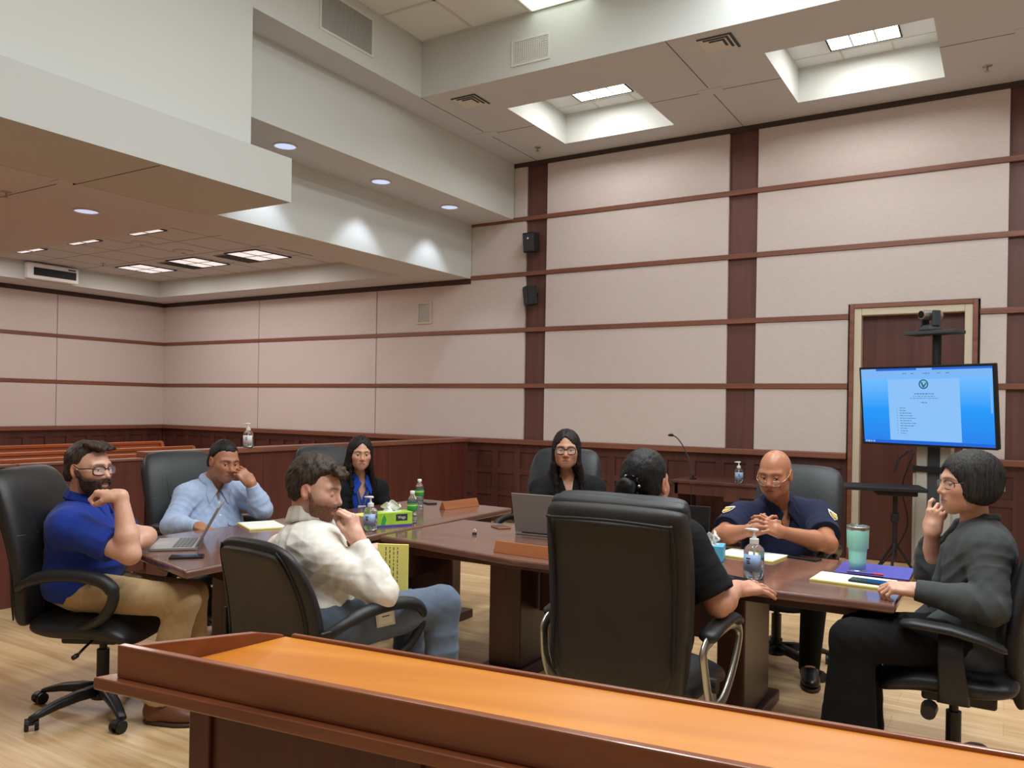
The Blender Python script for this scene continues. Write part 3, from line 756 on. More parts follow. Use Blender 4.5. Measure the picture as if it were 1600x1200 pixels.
LC = (-1.475, .905, .36, .062)
def build_furniture():
    build_chairs()
    # table with the left-hand group, slanted near end
    t = thing('conference_table', 'dark brown table on the left, running away from the camera', 'table', (0, 0, 0))
    slab('tabletop', [(-3.03, 2.26), (-3.06, 5.02), (-3.93, 5.06), (-3.95, 2.50)], .703, .74, M['table_y'], t)
    slab('apron', [(-3.14, 2.55), (-3.16, 4.9), (-3.80, 4.92), (-3.82, 2.72)], .63, .703, M['tleg'], t, .004)
    ped_leg(t, -3.48, 2.98, 'x', .10, .64); ped_leg(t, -3.48, 4.62, 'x', .10, .64)
    boxo('modesty_panel', -3.50, -3.46, 3.03, 4.57, .30, .63, M['tleg'], t, bevel=.003)
    # table across, front edge towards the camera
    t = thing('conference_table', 'dark brown table on the right, its long front edge facing the camera', 'table', (0, 0, 0))
    slab('tabletop', [(-.36, 3.43), (-.365, 4.30), (-3.0, 4.32), (-3.0, 3.50), (-2.05, 3.355)], .703, .74, M['table'], t)
    slab('apron', [(-.52, 3.62), (-.52, 4.14), (-2.85, 4.16), (-2.85, 3.62)], .63, .703, M['tleg'], t, .004)
    ped_leg(t, -1.07, 3.92, 'y', .13, .64, .66); ped_leg(t, -2.33, 3.98, 'y', .20, .64, .66)
    boxo('modesty_panel', -2.22, -1.14, 3.95, 3.985, .34, .63, M['tleg'], t, bevel=.003)
    # lectern in the foreground; its left end is cut at a slant
    a = math.radians(7.0); t = thing('lectern', 'orange-brown wooden lectern with a tray top, in the foreground', 'lectern', (-1.481, .904, 0), a)
    W, Dp, z, sl, hl = 2.1, .305, .95, .50, .062
    slab('base_slab', [(0, 0), (W, 0), (W, Dp), (Dp*sl, Dp)], z-.024, z, M['bench_d'], t, .004)
    def lx(y): return .042+y*sl
    def wedge(name, y0, y1, x0, x1, za, zb, m, bev=.003):
        """board between y0 and y1; za / zb its top at either end"""
        bm = bmesh.new(); v = [bm.verts.new(p) for p in ((x0(y0), y0, z), (x1(y0), y0, z), (x1(y1), y1, z), (x0(y1), y1, z), (x0(y0), y0, za), (x1(y0), y0, za), (x1(y1), y1, zb), (x0(y1), y1, zb))]
        for q in ((3, 2, 1, 0), (4, 5, 6, 7), (0, 1, 5, 4), (1, 2, 6, 5), (2, 3, 7, 6), (3, 0, 4, 7)): bm.faces.new([v[i] for i in q])
        return obj(name, bm, m, t, bevel=bev)
    wedge('writing_surface', .0365, Dp-.006, lambda y: lx(y)+.0185, lambda y: W-.01, z+.010, z+.030, M['bench'], .001)
    boxo('near_ledge', .042, W-.008, .018, .036, z, z+hl, M['bench_d'], t, bevel=.003)
    bm = bmesh.new(); P0 = [(y, zz) for y, zz in ((.0365, z), (Dp-.008, z), (Dp-.008, z+.034), (Dp-.06, z+hl-.014), (.0365, z+hl))]
    A = [bm.verts.new((lx(y), y, zz)) for y, zz in P0]; B = [bm.verts.new((lx(y)+.018, y, zz)) for y, zz in P0]; n = len(A)
    bm.faces.new(A[::-1]); bm.faces.new(B)
    for i in range(n): bm.faces.new((A[i], A[(i+1) % n], B[(i+1) % n], B[i]))
    obj('side_ledge', bm, M['bench_d'], t, bevel=.002)
    boxo('far_lip', .042+Dp*sl+.03, W-.008, Dp-.006, Dp+.006, z-.01, z+.037, M['bench_d'], t, bevel=.003)
    boxo('cabinet', .19, W-.02, .07, Dp-.05, 0, z-.024, M['bench_p'], t, bevel=.004)
    for x in (.185, .64, 1.09, 1.54): boxo('stile', x, x+.05, .060, .07, .09, z-.04, M['bench_p'], t, bevel=.003)
    boxo('plinth', .185, W-.02, .058, .07, 0, .09, M['bench_p'], t, bevel=.003)
    # the bar between the well and the gallery, with its gate
    t = thing('court_bar', 'dark red-brown wooden bar wall with a flat top rail, behind the seated group', 'partition', (-5.97, 4.085, 0))
    L = 8.762-.10-4.085
    boxo('panel', -.10, 0, 0, L, .02, 1.01, M['barw'], t, bevel=.004)
    boxo('top_rail', -.135, .03, -.02, L, 1.01, 1.057, M['rail_y'], t, bevel=.006)
    boxo('end_post', -.115, .012, -.012, .09, 0, 1.0095, M['barw'], t, bevel=.004)
    for k in range(1, 8): boxo('joint', 0, .004, k*.6-.002, k*.6+.002, .06, 1.0, M['wains'], t)
    for y0, y1, lab in ((3.07, 4.06, 'dark wooden gate in the bar, behind the man in the polo'), (1.2, 3.05, 'dark wooden bar wall left of the gate, at the edge of the picture')):
        t = thing('bar_gate' if y0 > 3 else 'court_bar', lab, 'gate' if y0 > 3 else 'partition', (-5.97, y0, 0))
        boxo('panel', -.06, 0, 0, y1-y0, .10 if y0 > 3 else .0, .99, M['barw'], t, bevel=.004)
        boxo('top_rail', -.075, .012, 0, y1-y0, .99, 1.01, M['rail_y'], t, bevel=.004)
        if y0 > 3:
            for zz in (.25, .8):
                bm = bmesh.new(); cyl(bm, (.006, y1-y0-.01, zz), .012, .10, 12); obj('hinge', bm, M['silver'], t)
            for dx in (.03, y1-y0-.06):
                bm = bmesh.new(); cyl(bm, (-.03, dx, .0), .016, .10, 12); obj('foot', bm, M['barw'], t)
    for x, y1, lab in ((-9.4, 6.72, 'farthest orange wooden pew, against the panelled wall'), (-8.2, 6.3, 'middle orange wooden pew behind the bar'), (-7.3, 5.6, 'nearest orange wooden pew, just behind the bar')):
        t = thing('pew', lab, 'pew', (x, 1.0, 0), group='gallery pews')
        L = y1-1.0
        bm = bmesh.new(); extrude_poly(bm, [(-.05, 0, .40), (-.02, 0, .40), (-.13, 0, .915), (-.155, 0, .91)], (0, L, 0)); obj('backrest', bm, M['pew'], t)
        boxo('top_rail', -.17, -.11, 0, L, .905, .94, M['pew'], t, bevel=.006)
        boxo('seat', -.06, .40, 0, L, .40, .44, M['pew'], t, bevel=.01)
        for yy in (0, L-.04):
            bm = bmesh.new(); extrude_poly(bm, [(-.19, yy, 0), (.40, yy, 0), (.40, yy, .60), (.0, yy, .64), (-.10, yy, .93), (-.19, yy, .93)], (0, .04, 0)); obj('end_panel', bm, M['pew'], t, bevel=.004)
    # side table at the back wall
    t = thing('side_table', 'dark wooden side table against the back wall, holding the microphone', 'table', (-2.99, 8.04, 0))
    boxo('tabletop', 0, 1.45, 0, .62, .715, .745, M['wains'], t, bevel=.006)
    boxo('apron', .04, 1.41, .03, .06, .60, .715, M['wains'], t, bevel=.003)
    for x in (.02, 1.37): boxo('side_panel', x, x+.06, .03, .60, 0, .715, M['wains'], t, bevel=.004)
    boxo('bracket', .56, .72, .026, .0299, .555, .64, M['wains'], t)
    build_stand()

def build_stand():
    # wheeled screen stand: two grey columns, shelf, base
    c = Vector((-.60, 7.50, 0)); ang = math.atan2(7.267-7.72, -.084+1.104)
    t = thing('screen_stand', 'grey two-column wheeled stand carrying the big screen', 'stand', (-.52, 7.66, 0), ang)
    for x in (-.10, .10):
        bm = bmesh.new(); box(bm, x-.045, x+.045, -.03, .03, .10, 1.62); obj('column', bm, M['vent_g'], t, bevel=.006)
    boxo('cable_cover', -.055, .055, -.012, .022, .12, 1.6, M['vent_d'], t)
    rbox('lower_panel', (0, .03, .54), (.40, .03, .84), M['vent_g'], t, .006)
    for zz in (.98,): boxo('crossbar', -.17, .17, -.045, .045, zz, zz+.05, M['black'], t, bevel=.004)
    for x in (-.34, .34):
        bm = bmesh.new(); loft(bm, [sering(V3(x*k, -.34+.68*u, .09), V3(1, 0, 0), V3(0, 0, 1), .035, .022, 3, 14) for u, k in ((0, 1), (.25, .8), (.5, .55), (.75, .8), (1, 1))]); l = obj('base_leg', bm, M['vent_d'], t, smooth=True)
        for y in (-.32, .32):
            bm = bmesh.new(); cyl(bm, (x-.016, y, .036), .036, .032, 18, axis='x'); cyl(bm, (x, y, .06), .012, .02, 10); obj('caster', bm, M['black'], l)
    boxo('base_bar', -.22, .22, -.04, .04, .075, .115, M['vent_d'], t, bevel=.006)
    boxo('mount_plate', -.22, .22, -.075, -.03, 1.40, 1.66, M['vent_d'], t, bevel=.004)
    bm = bmesh.new(); cyl(bm, (0, .0, 1.62), .035, .52, 16); obj('camera_pole', bm, M['black'], t)
    rbox('camera_shelf', (0, -.04, 2.15), (.42, .19, .03), M['vent_d'], t, .006)
    # camera on the shelf
    th = ang
    def loc(x, y, z): return (-.52+x*math.cos(th)-y*math.sin(th), 7.66+x*math.sin(th)+y*math.cos(th), z)
    k = thing('video_camera', 'grey conference camera on a shelf above the screen', 'camera', loc(-.03, -.05, 2.166), th-.35)
    bm = bmesh.new(); loft(bm, [sering((0, 0, z), V3(1, 0, 0), V3(0, 1, 0), a, b, 3, 20) for z, a, b in ((0, .085, .08), (.02, .085, .08), (.035, .06, .06), (.05, .055, .05))]); obj('base', bm, M['vent_d'], k, smooth=True)
    for s in (-1, 1): boxo('yoke', s*.062-.012, s*.062+.012, -.035, .035, .04, .17, M['vent_d'], k, bevel=.006)
    bm = bmesh.new(); cyl(bm, (0, -.095, .135), .042, .19, 24, axis='y'); h = obj('head', bm, M['silver'], k, bevel=.008)
    bm = bmesh.new(); cyl(bm, (0, -.10, .135), .03, .012, 20, axis='y'); obj('lens', bm, M['glass_black'], h)
    # the screen itself
    ctr = Vector((-.594, 7.495, 1.534)); nz = ang
    tv = thing('flat_screen', 'large flat screen showing a document page on a blue desktop', 'screen', ctr, rot=(math.radians(7), 0, nz))
    W, Hh = 1.125, .675
    rbox('case', (0, .028, 0), (W, .05, Hh), M['black'], tv, .008)
    def rect(name, x0, x1, z0, z1, d, m): return boxo(name, x0, x1, -d, -.0, z0, z1, m, tv)
    rect('bezel', -W/2, W/2, -Hh/2, Hh/2, .004, M['black'])
    sx, sz = W/2-.016, Hh/2-.018
    rect('display', -sx, sx, -sz, sz, .0055, screen_mat())
    pg = emit('screen_page', (140, 198, 255), .92); bl = emit('screen_bar', (0, 96, 210), 1.0); lt = emit('screen_toolbar', (124, 186, 252), .92); tx = emit('screen_text', (70, 110, 160), .8); tl = emit('screen_emblem', (0, 110, 130), .8); gr = emit('screen_emblem_green', (150, 200, 120), .9)
    rect('toolbar', -sx, sx, sz-.085, sz-.018, .0062, lt); rect('title_bar', -sx, sx, sz-.018, sz, .0062, bl); rect('task_bar', -sx, sx, -sz, -sz+.026, .0062, bl)
    rect('title_tab', -sx, -sx+.14, sz-.018, sz, .0068, lt); rect('title_tab', -.05, .08, sz-.017, sz-.002, .0068, lt)
    rect('page', -.305, .295, -sz+.03, sz-.092, .0064, pg)
    rect('scroll_bar', sx-.02, sx-.008, -.05, .16, .0064, lt)
    bm = bmesh.new(); lathe(bm, [(.030, 0), (.040, 0), (.040, .001), (.030, .001), (.030, 0)], seg=28, close=False); bmesh.ops.rotate(bm, verts=bm.verts, matrix=Matrix.Rotation(PI/2, 3, 'X')); bmesh.ops.translate(bm, verts=bm.verts, vec=(.005, -.0066, sz-.135)); obj('emblem_ring', bm, tl, tv)
    bm = bmesh.new(); extrude_poly(bm, [(-.02, -.0068, sz-.115), (-.008, -.0068, sz-.115), (.006, -.0068, sz-.145), (.028, -.0068, sz-.118), (.032, -.0068, sz-.128), (.008, -.0068, sz-.163), (-.004, -.0068, sz-.160)], (0, .0005, 0)); obj('emblem', bm, tl, tv)
    bm = bmesh.new(); extrude_poly(bm, [(0, -.0070, sz-.115), (.02, -.0070, sz-.115), (.012, -.0070, sz-.13)], (0, .0005, 0)); obj('emblem', bm, gr, tv)
    bm = bmesh.new(); r = random.Random(3)
    def words(x0, x1, z, h):
        x = x0
        while x < x1:
            w = min(r.uniform(.008, .028), x1-x); box(bm, x, x+w, -.0068, -.006, z-h/2, z+h/2); x += w+.006
    words(-.075, .085, sz-.215, .008); words(-.09, .095, sz-.236, .004); words(-.115, .125, sz-.252, .004); words(-.02, .03, sz-.288, .006)
    for i, (a, b) in enumerate(((.0, .05), (.0, .055), (0, .105), (0, .115), (0, .14), (0, .10), (0, .14), (0, .125), (0, .065), (0, .065), (0, .05))):
        z = sz-.335-i*.0215; words(-.21, -.21+b, z, .005)
        if i: box(bm, -.238, -.23, -.0068, -.006, z-.002, z+.002)
    for x in (-.17, -.10, .0, .03, .12, .19): words(x, x+.03, sz-.045, .006)
    obj('screen_text', bm, tx, tv)['kind'] = 'stuff'
    for i, x in enumerate((-sx+.012, -sx+.035, -sx+.058, -sx+.083)):
        rect('task_icon', x, x+.016, -sz+.005, -sz+.021, .0068, M['white'] if i == 1 else lt)
    # tray and its stand to the left of the columns
    t = thing('tripod_tray', 'black tray on a tripod stand left of the woman in grey', 'stand', (-.88, 7.30, 0), .0)
    rbox('tray', (0, 0, .86), (.62, .40, .03), M['black'], t, .006, rot=Matrix.Rotation(.25, 4, 'Z'))
    rbox('tray_bracket', (.1, 0, .825), (.30, .24, .04), M['black'], t, .01, rot=Matrix.Rotation(.25, 4, 'Z'))
    bm = bmesh.new(); cyl(bm, (.1, 0, .30), .018, .52, 14); obj('pole', bm, M['black'], t)
    for k in range(3):
        a = .5+2*PI*k/3; bm = bmesh.new(); tube(bm, [(.1, 0, .42), (.1+.27*math.cos(a), .27*math.sin(a), .012)], .011, 8); obj('leg', bm, M['black'], t)
    rbox('clamp', (.1, 0, .62), (.06, .07, .07), M['black'], t, .01)
    for i, (pts, lab) in enumerate((([(-.66, 7.45, 1.16), (-.75, 7.5, .85), (-.72, 7.6, .5), (-.95, 7.75, .12), (-1.15, 7.85, .008), (-1.3, 7.95, .006), (-1.2, 8.1, .006), (-1.0, 8.15, .006)], 'thin black cable hanging from the screen to the floor'), ([(-.40, 7.75, .9), (-.42, 7.80, .55), (-.45, 7.9, .2), (-.7, 8.1, .008), (-1.1, 8.2, .006), (-.8, 8.3, .006), (-.5, 8.2, .006)], 'black cable looping over the floor before the door'), ([(-.7, 7.4, 1.17), (-.78, 7.42, 1.08), (-.8, 7.4, .98), (-.76, 7.42, 1.10), (-.68, 7.5, 1.17)], 'short cable loop hanging under the screen'))):
        bm = bmesh.new(); tube(bm, smooth_path(pts, 8), .006, 7); tag(obj('power_cable', bm, M['black'], None, smooth=True), lab, 'cable', 'cables by the screen')
    o = rbox('power_strip', (-1.22, 8.18, .0235), (.22, .06, .045), M['black'], None, .008, rot=Matrix.Rotation(.9, 4, 'Z')); tag(o, 'black power strip on the floor in front of the door', 'power strip')

def screen_mat():
    m, nt, b = new_mat('screen_desktop')
    tc = nt.nodes.new('ShaderNodeTexCoord'); sp = nt.nodes.new('ShaderNodeSeparateXYZ'); nt.links.new(tc.outputs['Generated'], sp.inputs[0])
    r = nt.nodes.new('ShaderNodeValToRGB'); r.color_ramp.elements[0].color = (*lin((0, 124, 232)), 1); r.color_ramp.elements[1].color = (*lin((120, 196, 255)), 1)
    e = r.color_ramp.elements.new(.45); e.color = (*lin((0, 150, 245)), 1)
    nt.links.new(sp.outputs['Z'], r.inputs['Fac']); nt.links.new(r.outputs['Color'], b.inputs['Emission Color']); b.inputs['Emission Strength'].default_value = 1.0
    b.inputs['Base Color'].default_value = (.02, .02, .03, 1); b.inputs['Roughness'].default_value = .3
    return m
# ------------------------------------------------------------------ organic modelling: blended distance fields -> one continuous mesh
def nrm(v):
    v = np.asarray(v, float); return v/max(np.linalg.norm(v), 1e-9)

def smin(a, b, k):
    if k <= 1e-6: return np.minimum(a, b)
    h = np.maximum(k-np.abs(a-b), 0)/k
    return np.minimum(a, b)-h*h*(k*.25)

def smax(a, b, k): return -smin(-a, -b, k)

class Fld:
    """list of primitives; each (fn, lo, hi, op, k)"""
    def __init__(s): s.p = []; s.fine = []
    def add(s, fn, lo, hi, op='u', k=.02): s.p.append((fn, np.asarray(lo, float), np.asarray(hi, float), op, k)); return s
    def cone(s, a, b, r1, r2=None, k=.02, op='u', flat_end=False, flat_start=False):
        a = np.asarray(a, float); b = np.asarray(b, float); r2 = r1 if r2 is None else r2
        d = b-a; L2 = float(d @ d)+1e-12; L = math.sqrt(L2)
        def fn(X, Y, Z):
            x, y, z = X-a[0], Y-a[1], Z-a[2]
            tu = (x*d[0]+y*d[1]+z*d[2])/L2; t = np.clip(tu, 0, 1)
            v = np.sqrt((x-t*d[0])**2+(y-t*d[1])**2+(z-t*d[2])**2)-(r1+(r2-r1)*t)
            if flat_end: v = np.maximum(v, (tu-1)*L)
            if flat_start: v = np.maximum(v, -tu*L)
            return v
        R = max(r1, r2); return s.add(fn, np.minimum(a, b)-R, np.maximum(a, b)+R, op, k)
    def chain(s, pts, rs, k=.01, op='u'):
        for i in range(len(pts)-1): s.cone(pts[i], pts[i+1], rs[i], rs[i+1], k if i == 0 else min(k, .012), op)
        return s
    def ell(s, c, R, r, k=.02, op='u', n=2.0):
        c = np.asarray(c, float); R = np.asarray(R, float); r = np.asarray(r, float)
        def fn(X, Y, Z):
            x, y, z = X-c[0], Y-c[1], Z-c[2]
            u = [(x*R[0, i]+y*R[1, i]+z*R[2, i])/r[i] for i in range(3)]
            k0 = np.sqrt(u[0]**2+u[1]**2+u[2]**2); k1 = np.sqrt((u[0]/r[0])**2+(u[1]/r[1])**2+(u[2]/r[2])**2)
            return k0*(k0-1)/np.maximum(k1, 1e-6)
        e = np.abs(R) @ r
        return s.add(fn, c-e, c+e, op, k)
    def rbox(s, c, R, h, rad, k=.01, op='u'):
        c = np.asarray(c, float); R = np.asarray(R, float)
        def fn(X, Y, Z):
            x, y, z = X-c[0], Y-c[1], Z-c[2]
            q = [np.abs(x*R[0, i]+y*R[1, i]+z*R[2, i])-(h[i]-rad) for i in range(3)]
            o = np.sqrt(sum(np.maximum(w, 0)**2 for w in q)); return o+np.minimum(np.maximum(q[0], np.maximum(q[1], q[2])), 0)-rad
        e = np.abs(R) @ np.asarray(h)
        return s.add(fn, c-e, c+e, op, k)
    def local(s, c, R, ext, f, k=.01, op='u'):
        """f works on coordinates in the frame (c, R)"""
        c = np.asarray(c, float); R = np.asarray(R, float)
        def fn(X, Y, Z):
            x, y, z = X-c[0], Y-c[1], Z-c[2]
            return f(*[x*R[0, i]+y*R[1, i]+z*R[2, i] for i in range(3)])
        e = np.abs(R) @ np.asarray(ext, float)
        return s.add(fn, c-e, c+e, op, k)
    def bounds(s):
        lo = np.min([p[1] for p in s.p if p[3] == 'u'], 0); hi = np.max([p[2] for p in s.p if p[3] == 'u'], 0); return lo, hi
    def mesh(s, h=.008, hf=.003):
        lo, hi = s.bounds(); lo = lo-.02; hi = hi+.02
        ax = []
        for i in range(3):
            iv = sorted([(max(lo[i], f[0][i]), min(hi[i], f[1][i])) for f in s.fine if f[1][i] > lo[i] and f[0][i] < hi[i]])
            mg = []
            for a, b in iv:
                if mg and a <= mg[-1][1]+.02: mg[-1][1] = max(mg[-1][1], b)
                else: mg.append([a, b])
            c = [lo[i]]; 
            cur = lo[i]; pts = [np.array([lo[i]])]
            for a, b in mg+[[hi[i], hi[i]]]:
                if a-cur > 1e-6: n = max(1, int(math.ceil((a-cur)/h))); pts.append(np.linspace(cur, a, n+1)[1:])
                if b-a > 1e-6: n = max(1, int(math.ceil((b-a)/hf))); pts.append(np.linspace(a, b, n+1)[1:])
                cur = max(cur, b)
            ax.append(np.concatenate(pts).astype(np.float32))
        xs, ys, zs = ax
        D = np.full((len(xs), len(ys), len(zs)), .2, np.float32)
        for fn, a, b, op, k in s.p:
            m = k+.03
            i0, i1 = np.searchsorted(xs, a[0]-m), np.searchsorted(xs, b[0]+m)
            j0, j1 = np.searchsorted(ys, a[1]-m), np.searchsorted(ys, b[1]+m)
            k0, k1 = np.searchsorted(zs, a[2]-m), np.searchsorted(zs, b[2]+m)
            if i1 <= i0 or j1 <= j0 or k1 <= k0: continue
            v = fn(xs[i0:i1, None, None], ys[None, j0:j1, None], zs[None, None, k0:k1]).astype(np.float32)
            S = D[i0:i1, j0:j1, k0:k1]
            if op == 'u': S[...] = smin(S, v, k)
            elif op == 's': S[...] = smax(S, -v, k)
            elif op == 'i': D[...] = np.maximum(D, .05) if False else D; S[...] = smax(S, v, k)
        return surfnet(D, xs, ys, zs)

def surfnet(D, xs, ys, zs):
    D[0] = D[-1] = np.maximum(D[0], .001); ins = D < 0
    nx, ny, nz = D.shape
    cnt = np.zeros((nx-1, ny-1, nz-1), np.int8)
    for a in (0, 1):
        for b in (0, 1):
            for c in (0, 1): cnt += ins[a:nx-1+a, b:ny-1+b, c:nz-1+c]
    act = (cnt > 0) & (cnt < 8); I, J, K = np.nonzero(act); n = len(I)
    idx = np.full(act.shape, -1, np.int32); idx[I, J, K] = np.arange(n)
    acc = np.zeros((n, 3)); w = np.zeros(n)
    co = [(a, b, c) for a in (0, 1) for b in (0, 1) for c in (0, 1)]
    vals = {q: D[I+q[0], J+q[1], K+q[2]] for q in co}
    pos = {q: np.stack([xs[I+q[0]], ys[J+q[1]], zs[K+q[2]]], 1) for q in co}
    for q in co:
        for axis in range(3):
            if q[axis] == 0:
                r = list(q); r[axis] = 1; r = tuple(r)
                d0, d1 = vals[q], vals[r]; m = (d0 < 0) != (d1 < 0)
                t = np.where(m, d0/np.where(m, d0-d1, 1), 0)[:, None]
                acc += np.where(m[:, None], pos[q]+(pos[r]-pos[q])*t, 0); w += m
    V = acc/w[:, None]
    F = []
    for axis in range(3):
        sl0 = [slice(1, -1)]*3; sl1 = [slice(1, -1)]*3; sl0[axis] = slice(0, -1); sl1[axis] = slice(1, None)
        A, B = ins[tuple(sl0)], ins[tuple(sl1)]
        for flip in (False, True):
            m = (A & ~B) if not flip else (~A & B)
            P_ = np.stack(np.nonzero(m), 1)
            off = np.array([1, 1, 1]); off[axis] = 0; P_ = P_+off
            u, v = (axis+1) % 3, (axis+2) % 3
            eu = np.zeros(3, int); eu[u] = 1; ev = np.zeros(3, int); ev[v] = 1
            q = [P_-eu-ev, P_-ev, P_, P_-eu]
            f = np.stack([idx[t[:, 0], t[:, 1], t[:, 2]] for t in q], 1)
            if flip: f = f[:, ::-1]
            F.append(f)
    F = np.concatenate(F); F = F[(F >= 0).all(1)]
    return V, F

def vnormals(V, F):
    n = np.cross(V[F[:, 2]]-V[F[:, 0]], V[F[:, 3]]-V[F[:, 1]])
    N = np.zeros_like(V)
    for i in range(4): np.add.at(N, F[:, i], n)
    return N/np.maximum(np.linalg.norm(N, axis=1, keepdims=True), 1e-12)

def relax(V, F, it=1, lam=.5):
    for _ in range(it):
        A = np.zeros_like(V); c = np.zeros(len(V))
        for i in range(4):
            for j in ((i+1) % 4, (i+3) % 4): np.add.at(A, F[:, i], V[F[:, j]]); np.add.at(c, F[:, i], 1)
        V = V+lam*(A/np.maximum(c, 1)[:, None]-V)
    return V

def np_mesh(name, V, F, material, parent=None, col=None):
    me = bpy.data.meshes.new(name); me.vertices.add(len(V)); me.vertices.foreach_set('co', np.ascontiguousarray(V, np.float32).ravel())
    me.loops.add(F.size); me.loops.foreach_set('vertex_index', np.ascontiguousarray(F, np.int32).ravel())
    me.polygons.add(len(F)); me.polygons.foreach_set('loop_start', np.arange(0, F.size, 4, dtype=np.int32)); me.polygons.foreach_set('loop_total', np.full(len(F), 4, np.int32))
    me.polygons.foreach_set('use_smooth', np.ones(len(F), bool)); me.update(); me.validate()
    if col is not None:
        a = me.color_attributes.new('Col', 'FLOAT_COLOR', 'POINT'); c4 = np.ones((len(V), 4), np.float32); c4[:, :3] = col; a.data.foreach_set('color', c4.ravel())
    me.materials.append(material)
    o = bpy.data.objects.new(name, me); COL.objects.link(o)
    if parent: o.parent = parent
    return o

def wav(V, seed, f):
    """cheap smooth noise in -1..1 from a few rotated sines"""
    r = np.random.default_rng(seed); out = 0
    for i in range(5):
        k = r.normal(size=3); k = k/np.linalg.norm(k)*f*r.uniform(.6, 1.5)
        k2 = r.normal(size=3)*f*.35
        out = out+np.sin(V @ k+1.7*np.sin(V @ k2+r.uniform(0, 6))+r.uniform(0, 6))
    return out/5*1.4

def folds(V, F, spots, base=.0012, seed=1):
    """cloth wrinkles: soft everywhere, stronger round the given points (pos, radius, amp, direction across the folds)"""
    N = vnormals(V, F); d = base*wav(V, seed, 55)+base*.9*wav(V, seed+9, 110)
    for i, (p, r, amp, ax) in enumerate(spots):
        w = np.exp(-(np.linalg.norm(V-np.asarray(p), axis=1)/r)**2)
        ax = nrm(ax); s = (V-np.asarray(p)) @ ax
        ph = s*(115+40*math.sin(i*2.3))+3.4*wav(V, seed+20+i, 11)
        g = .5+.5*wav(V, seed+40+i, 17)
        d = d+amp*1.7*w*np.clip(g, 0, 1.2)*(np.abs(np.sin(ph*.5))*-1.6+1.0)
    return V+N*d[:, None]

def skin_mat(name, rough=.46):
    m, nt, b = new_mat(name)
    a = nt.nodes.new('ShaderNodeVertexColor'); a.layer_name = 'Col'
    n = nt.nodes.new('ShaderNodeTexNoise'); n.inputs['Scale'].default_value = 60; n.inputs['Detail'].default_value = 4
    tc = nt.nodes.new('ShaderNodeTexCoord'); nt.links.new(tc.outputs['Object'], n.inputs['Vector'])
    r = nt.nodes.new('ShaderNodeValToRGB'); r.color_ramp.elements[0].color = (.86, .84, .84, 1); r.color_ramp.elements[1].color = (1.06, 1.06, 1.06, 1)
    nt.links.new(n.outputs['Fac'], r.inputs['Fac'])
    mx = nt.nodes.new('ShaderNodeMix'); mx.data_type = 'RGBA'; mx.blend_type = 'MULTIPLY'; mx.inputs[0].default_value = 1
    nt.links.new(a.outputs['Color'], mx.inputs[6]); nt.links.new(r.outputs['Color'], mx.inputs[7]); nt.links.new(mx.outputs[2], b.inputs['Base Color'])
    b.inputs['Roughness'].default_value = rough
    b.inputs['Subsurface Weight'].default_value = .08; b.inputs['Subsurface Radius'].default_value = (.012, .005, .003); b.inputs['Subsurface Scale'].default_value = .6
    return m

def hair_mat(name, dark, light, axis=(40, 40, 3), rough=.42):
    m, nt, b = new_mat(name)
    tc = nt.nodes.new('ShaderNodeTexCoord'); mp = nt.nodes.new('ShaderNodeMapping'); mp.inputs['Scale'].default_value = axis
    nt.links.new(tc.outputs['Object'], mp.inputs['Vector'])
    n = nt.nodes.new('ShaderNodeTexNoise'); n.inputs['Scale'].default_value = 4; n.inputs['Detail'].default_value = 6; n.inputs['Distortion'].default_value = .8
    nt.links.new(mp.outputs['Vector'], n.inputs['Vector'])
    r = nt.nodes.new('ShaderNodeValToRGB'); r.color_ramp.elements[0].position = .35; r.color_ramp.elements[1].position = .72
    r.color_ramp.elements[0].color = (*lin(dark), 1); r.color_ramp.elements[1].color = (*lin(light), 1)
    nt.links.new(n.outputs['Fac'], r.inputs['Fac']); nt.links.new(r.outputs['Color'], b.inputs['Base Color'])
    bp = nt.nodes.new('ShaderNodeBump'); bp.inputs['Strength'].default_value = .7; bp.inputs['Distance'].default_value = .004
    nt.links.new(n.outputs['Fac'], bp.inputs['Height']); nt.links.new(bp.outputs['Normal'], b.inputs['Normal'])
    b.inputs['Roughness'].default_value = rough; b.inputs['Specular IOR Level'].default_value = .3
    return m

def cloth_mat(name, rgb, rough=.9, weave=600, bump=.09, sheen=.1, var=.06):
    return mat(name, rgb, rough, var=var, vscale=40, bump=bump, bscale=weave, sheen=sheen, spec=.3)

# ------------------------------------------------------------------ heads and hands in their own frames
def sph(x, y, z, c, r): return np.sqrt((x-c[0])**2+(y-c[1])**2+(z-c[2])**2)-r
def elq(x, y, z, c, r):
    a, b, d = (x-c[0])/r[0], (y-c[1])/r[1], (z-c[2])/r[2]
    k0 = np.sqrt(a*a+b*b+d*d); k1 = np.sqrt((a/r[0])**2+(b/r[1])**2+(d/r[2])**2); return k0*(k0-1)/np.maximum(k1, 1e-6)
def cap(x, y, z, a, b, r1, r2=None):
    r2 = r1 if r2 is None else r2
    d = [b[i]-a[i] for i in range(3)]; L = sum(v*v for v in d)+1e-12
    t = np.clip(((x-a[0])*d[0]+(y-a[1])*d[1]+(z-a[2])*d[2])/L, 0, 1)
    return np.sqrt((x-a[0]-t*d[0])**2+(y-a[1]-t*d[1])**2+(z-a[2]-t*d[2])**2)-(r1+(r2-r1)*t)

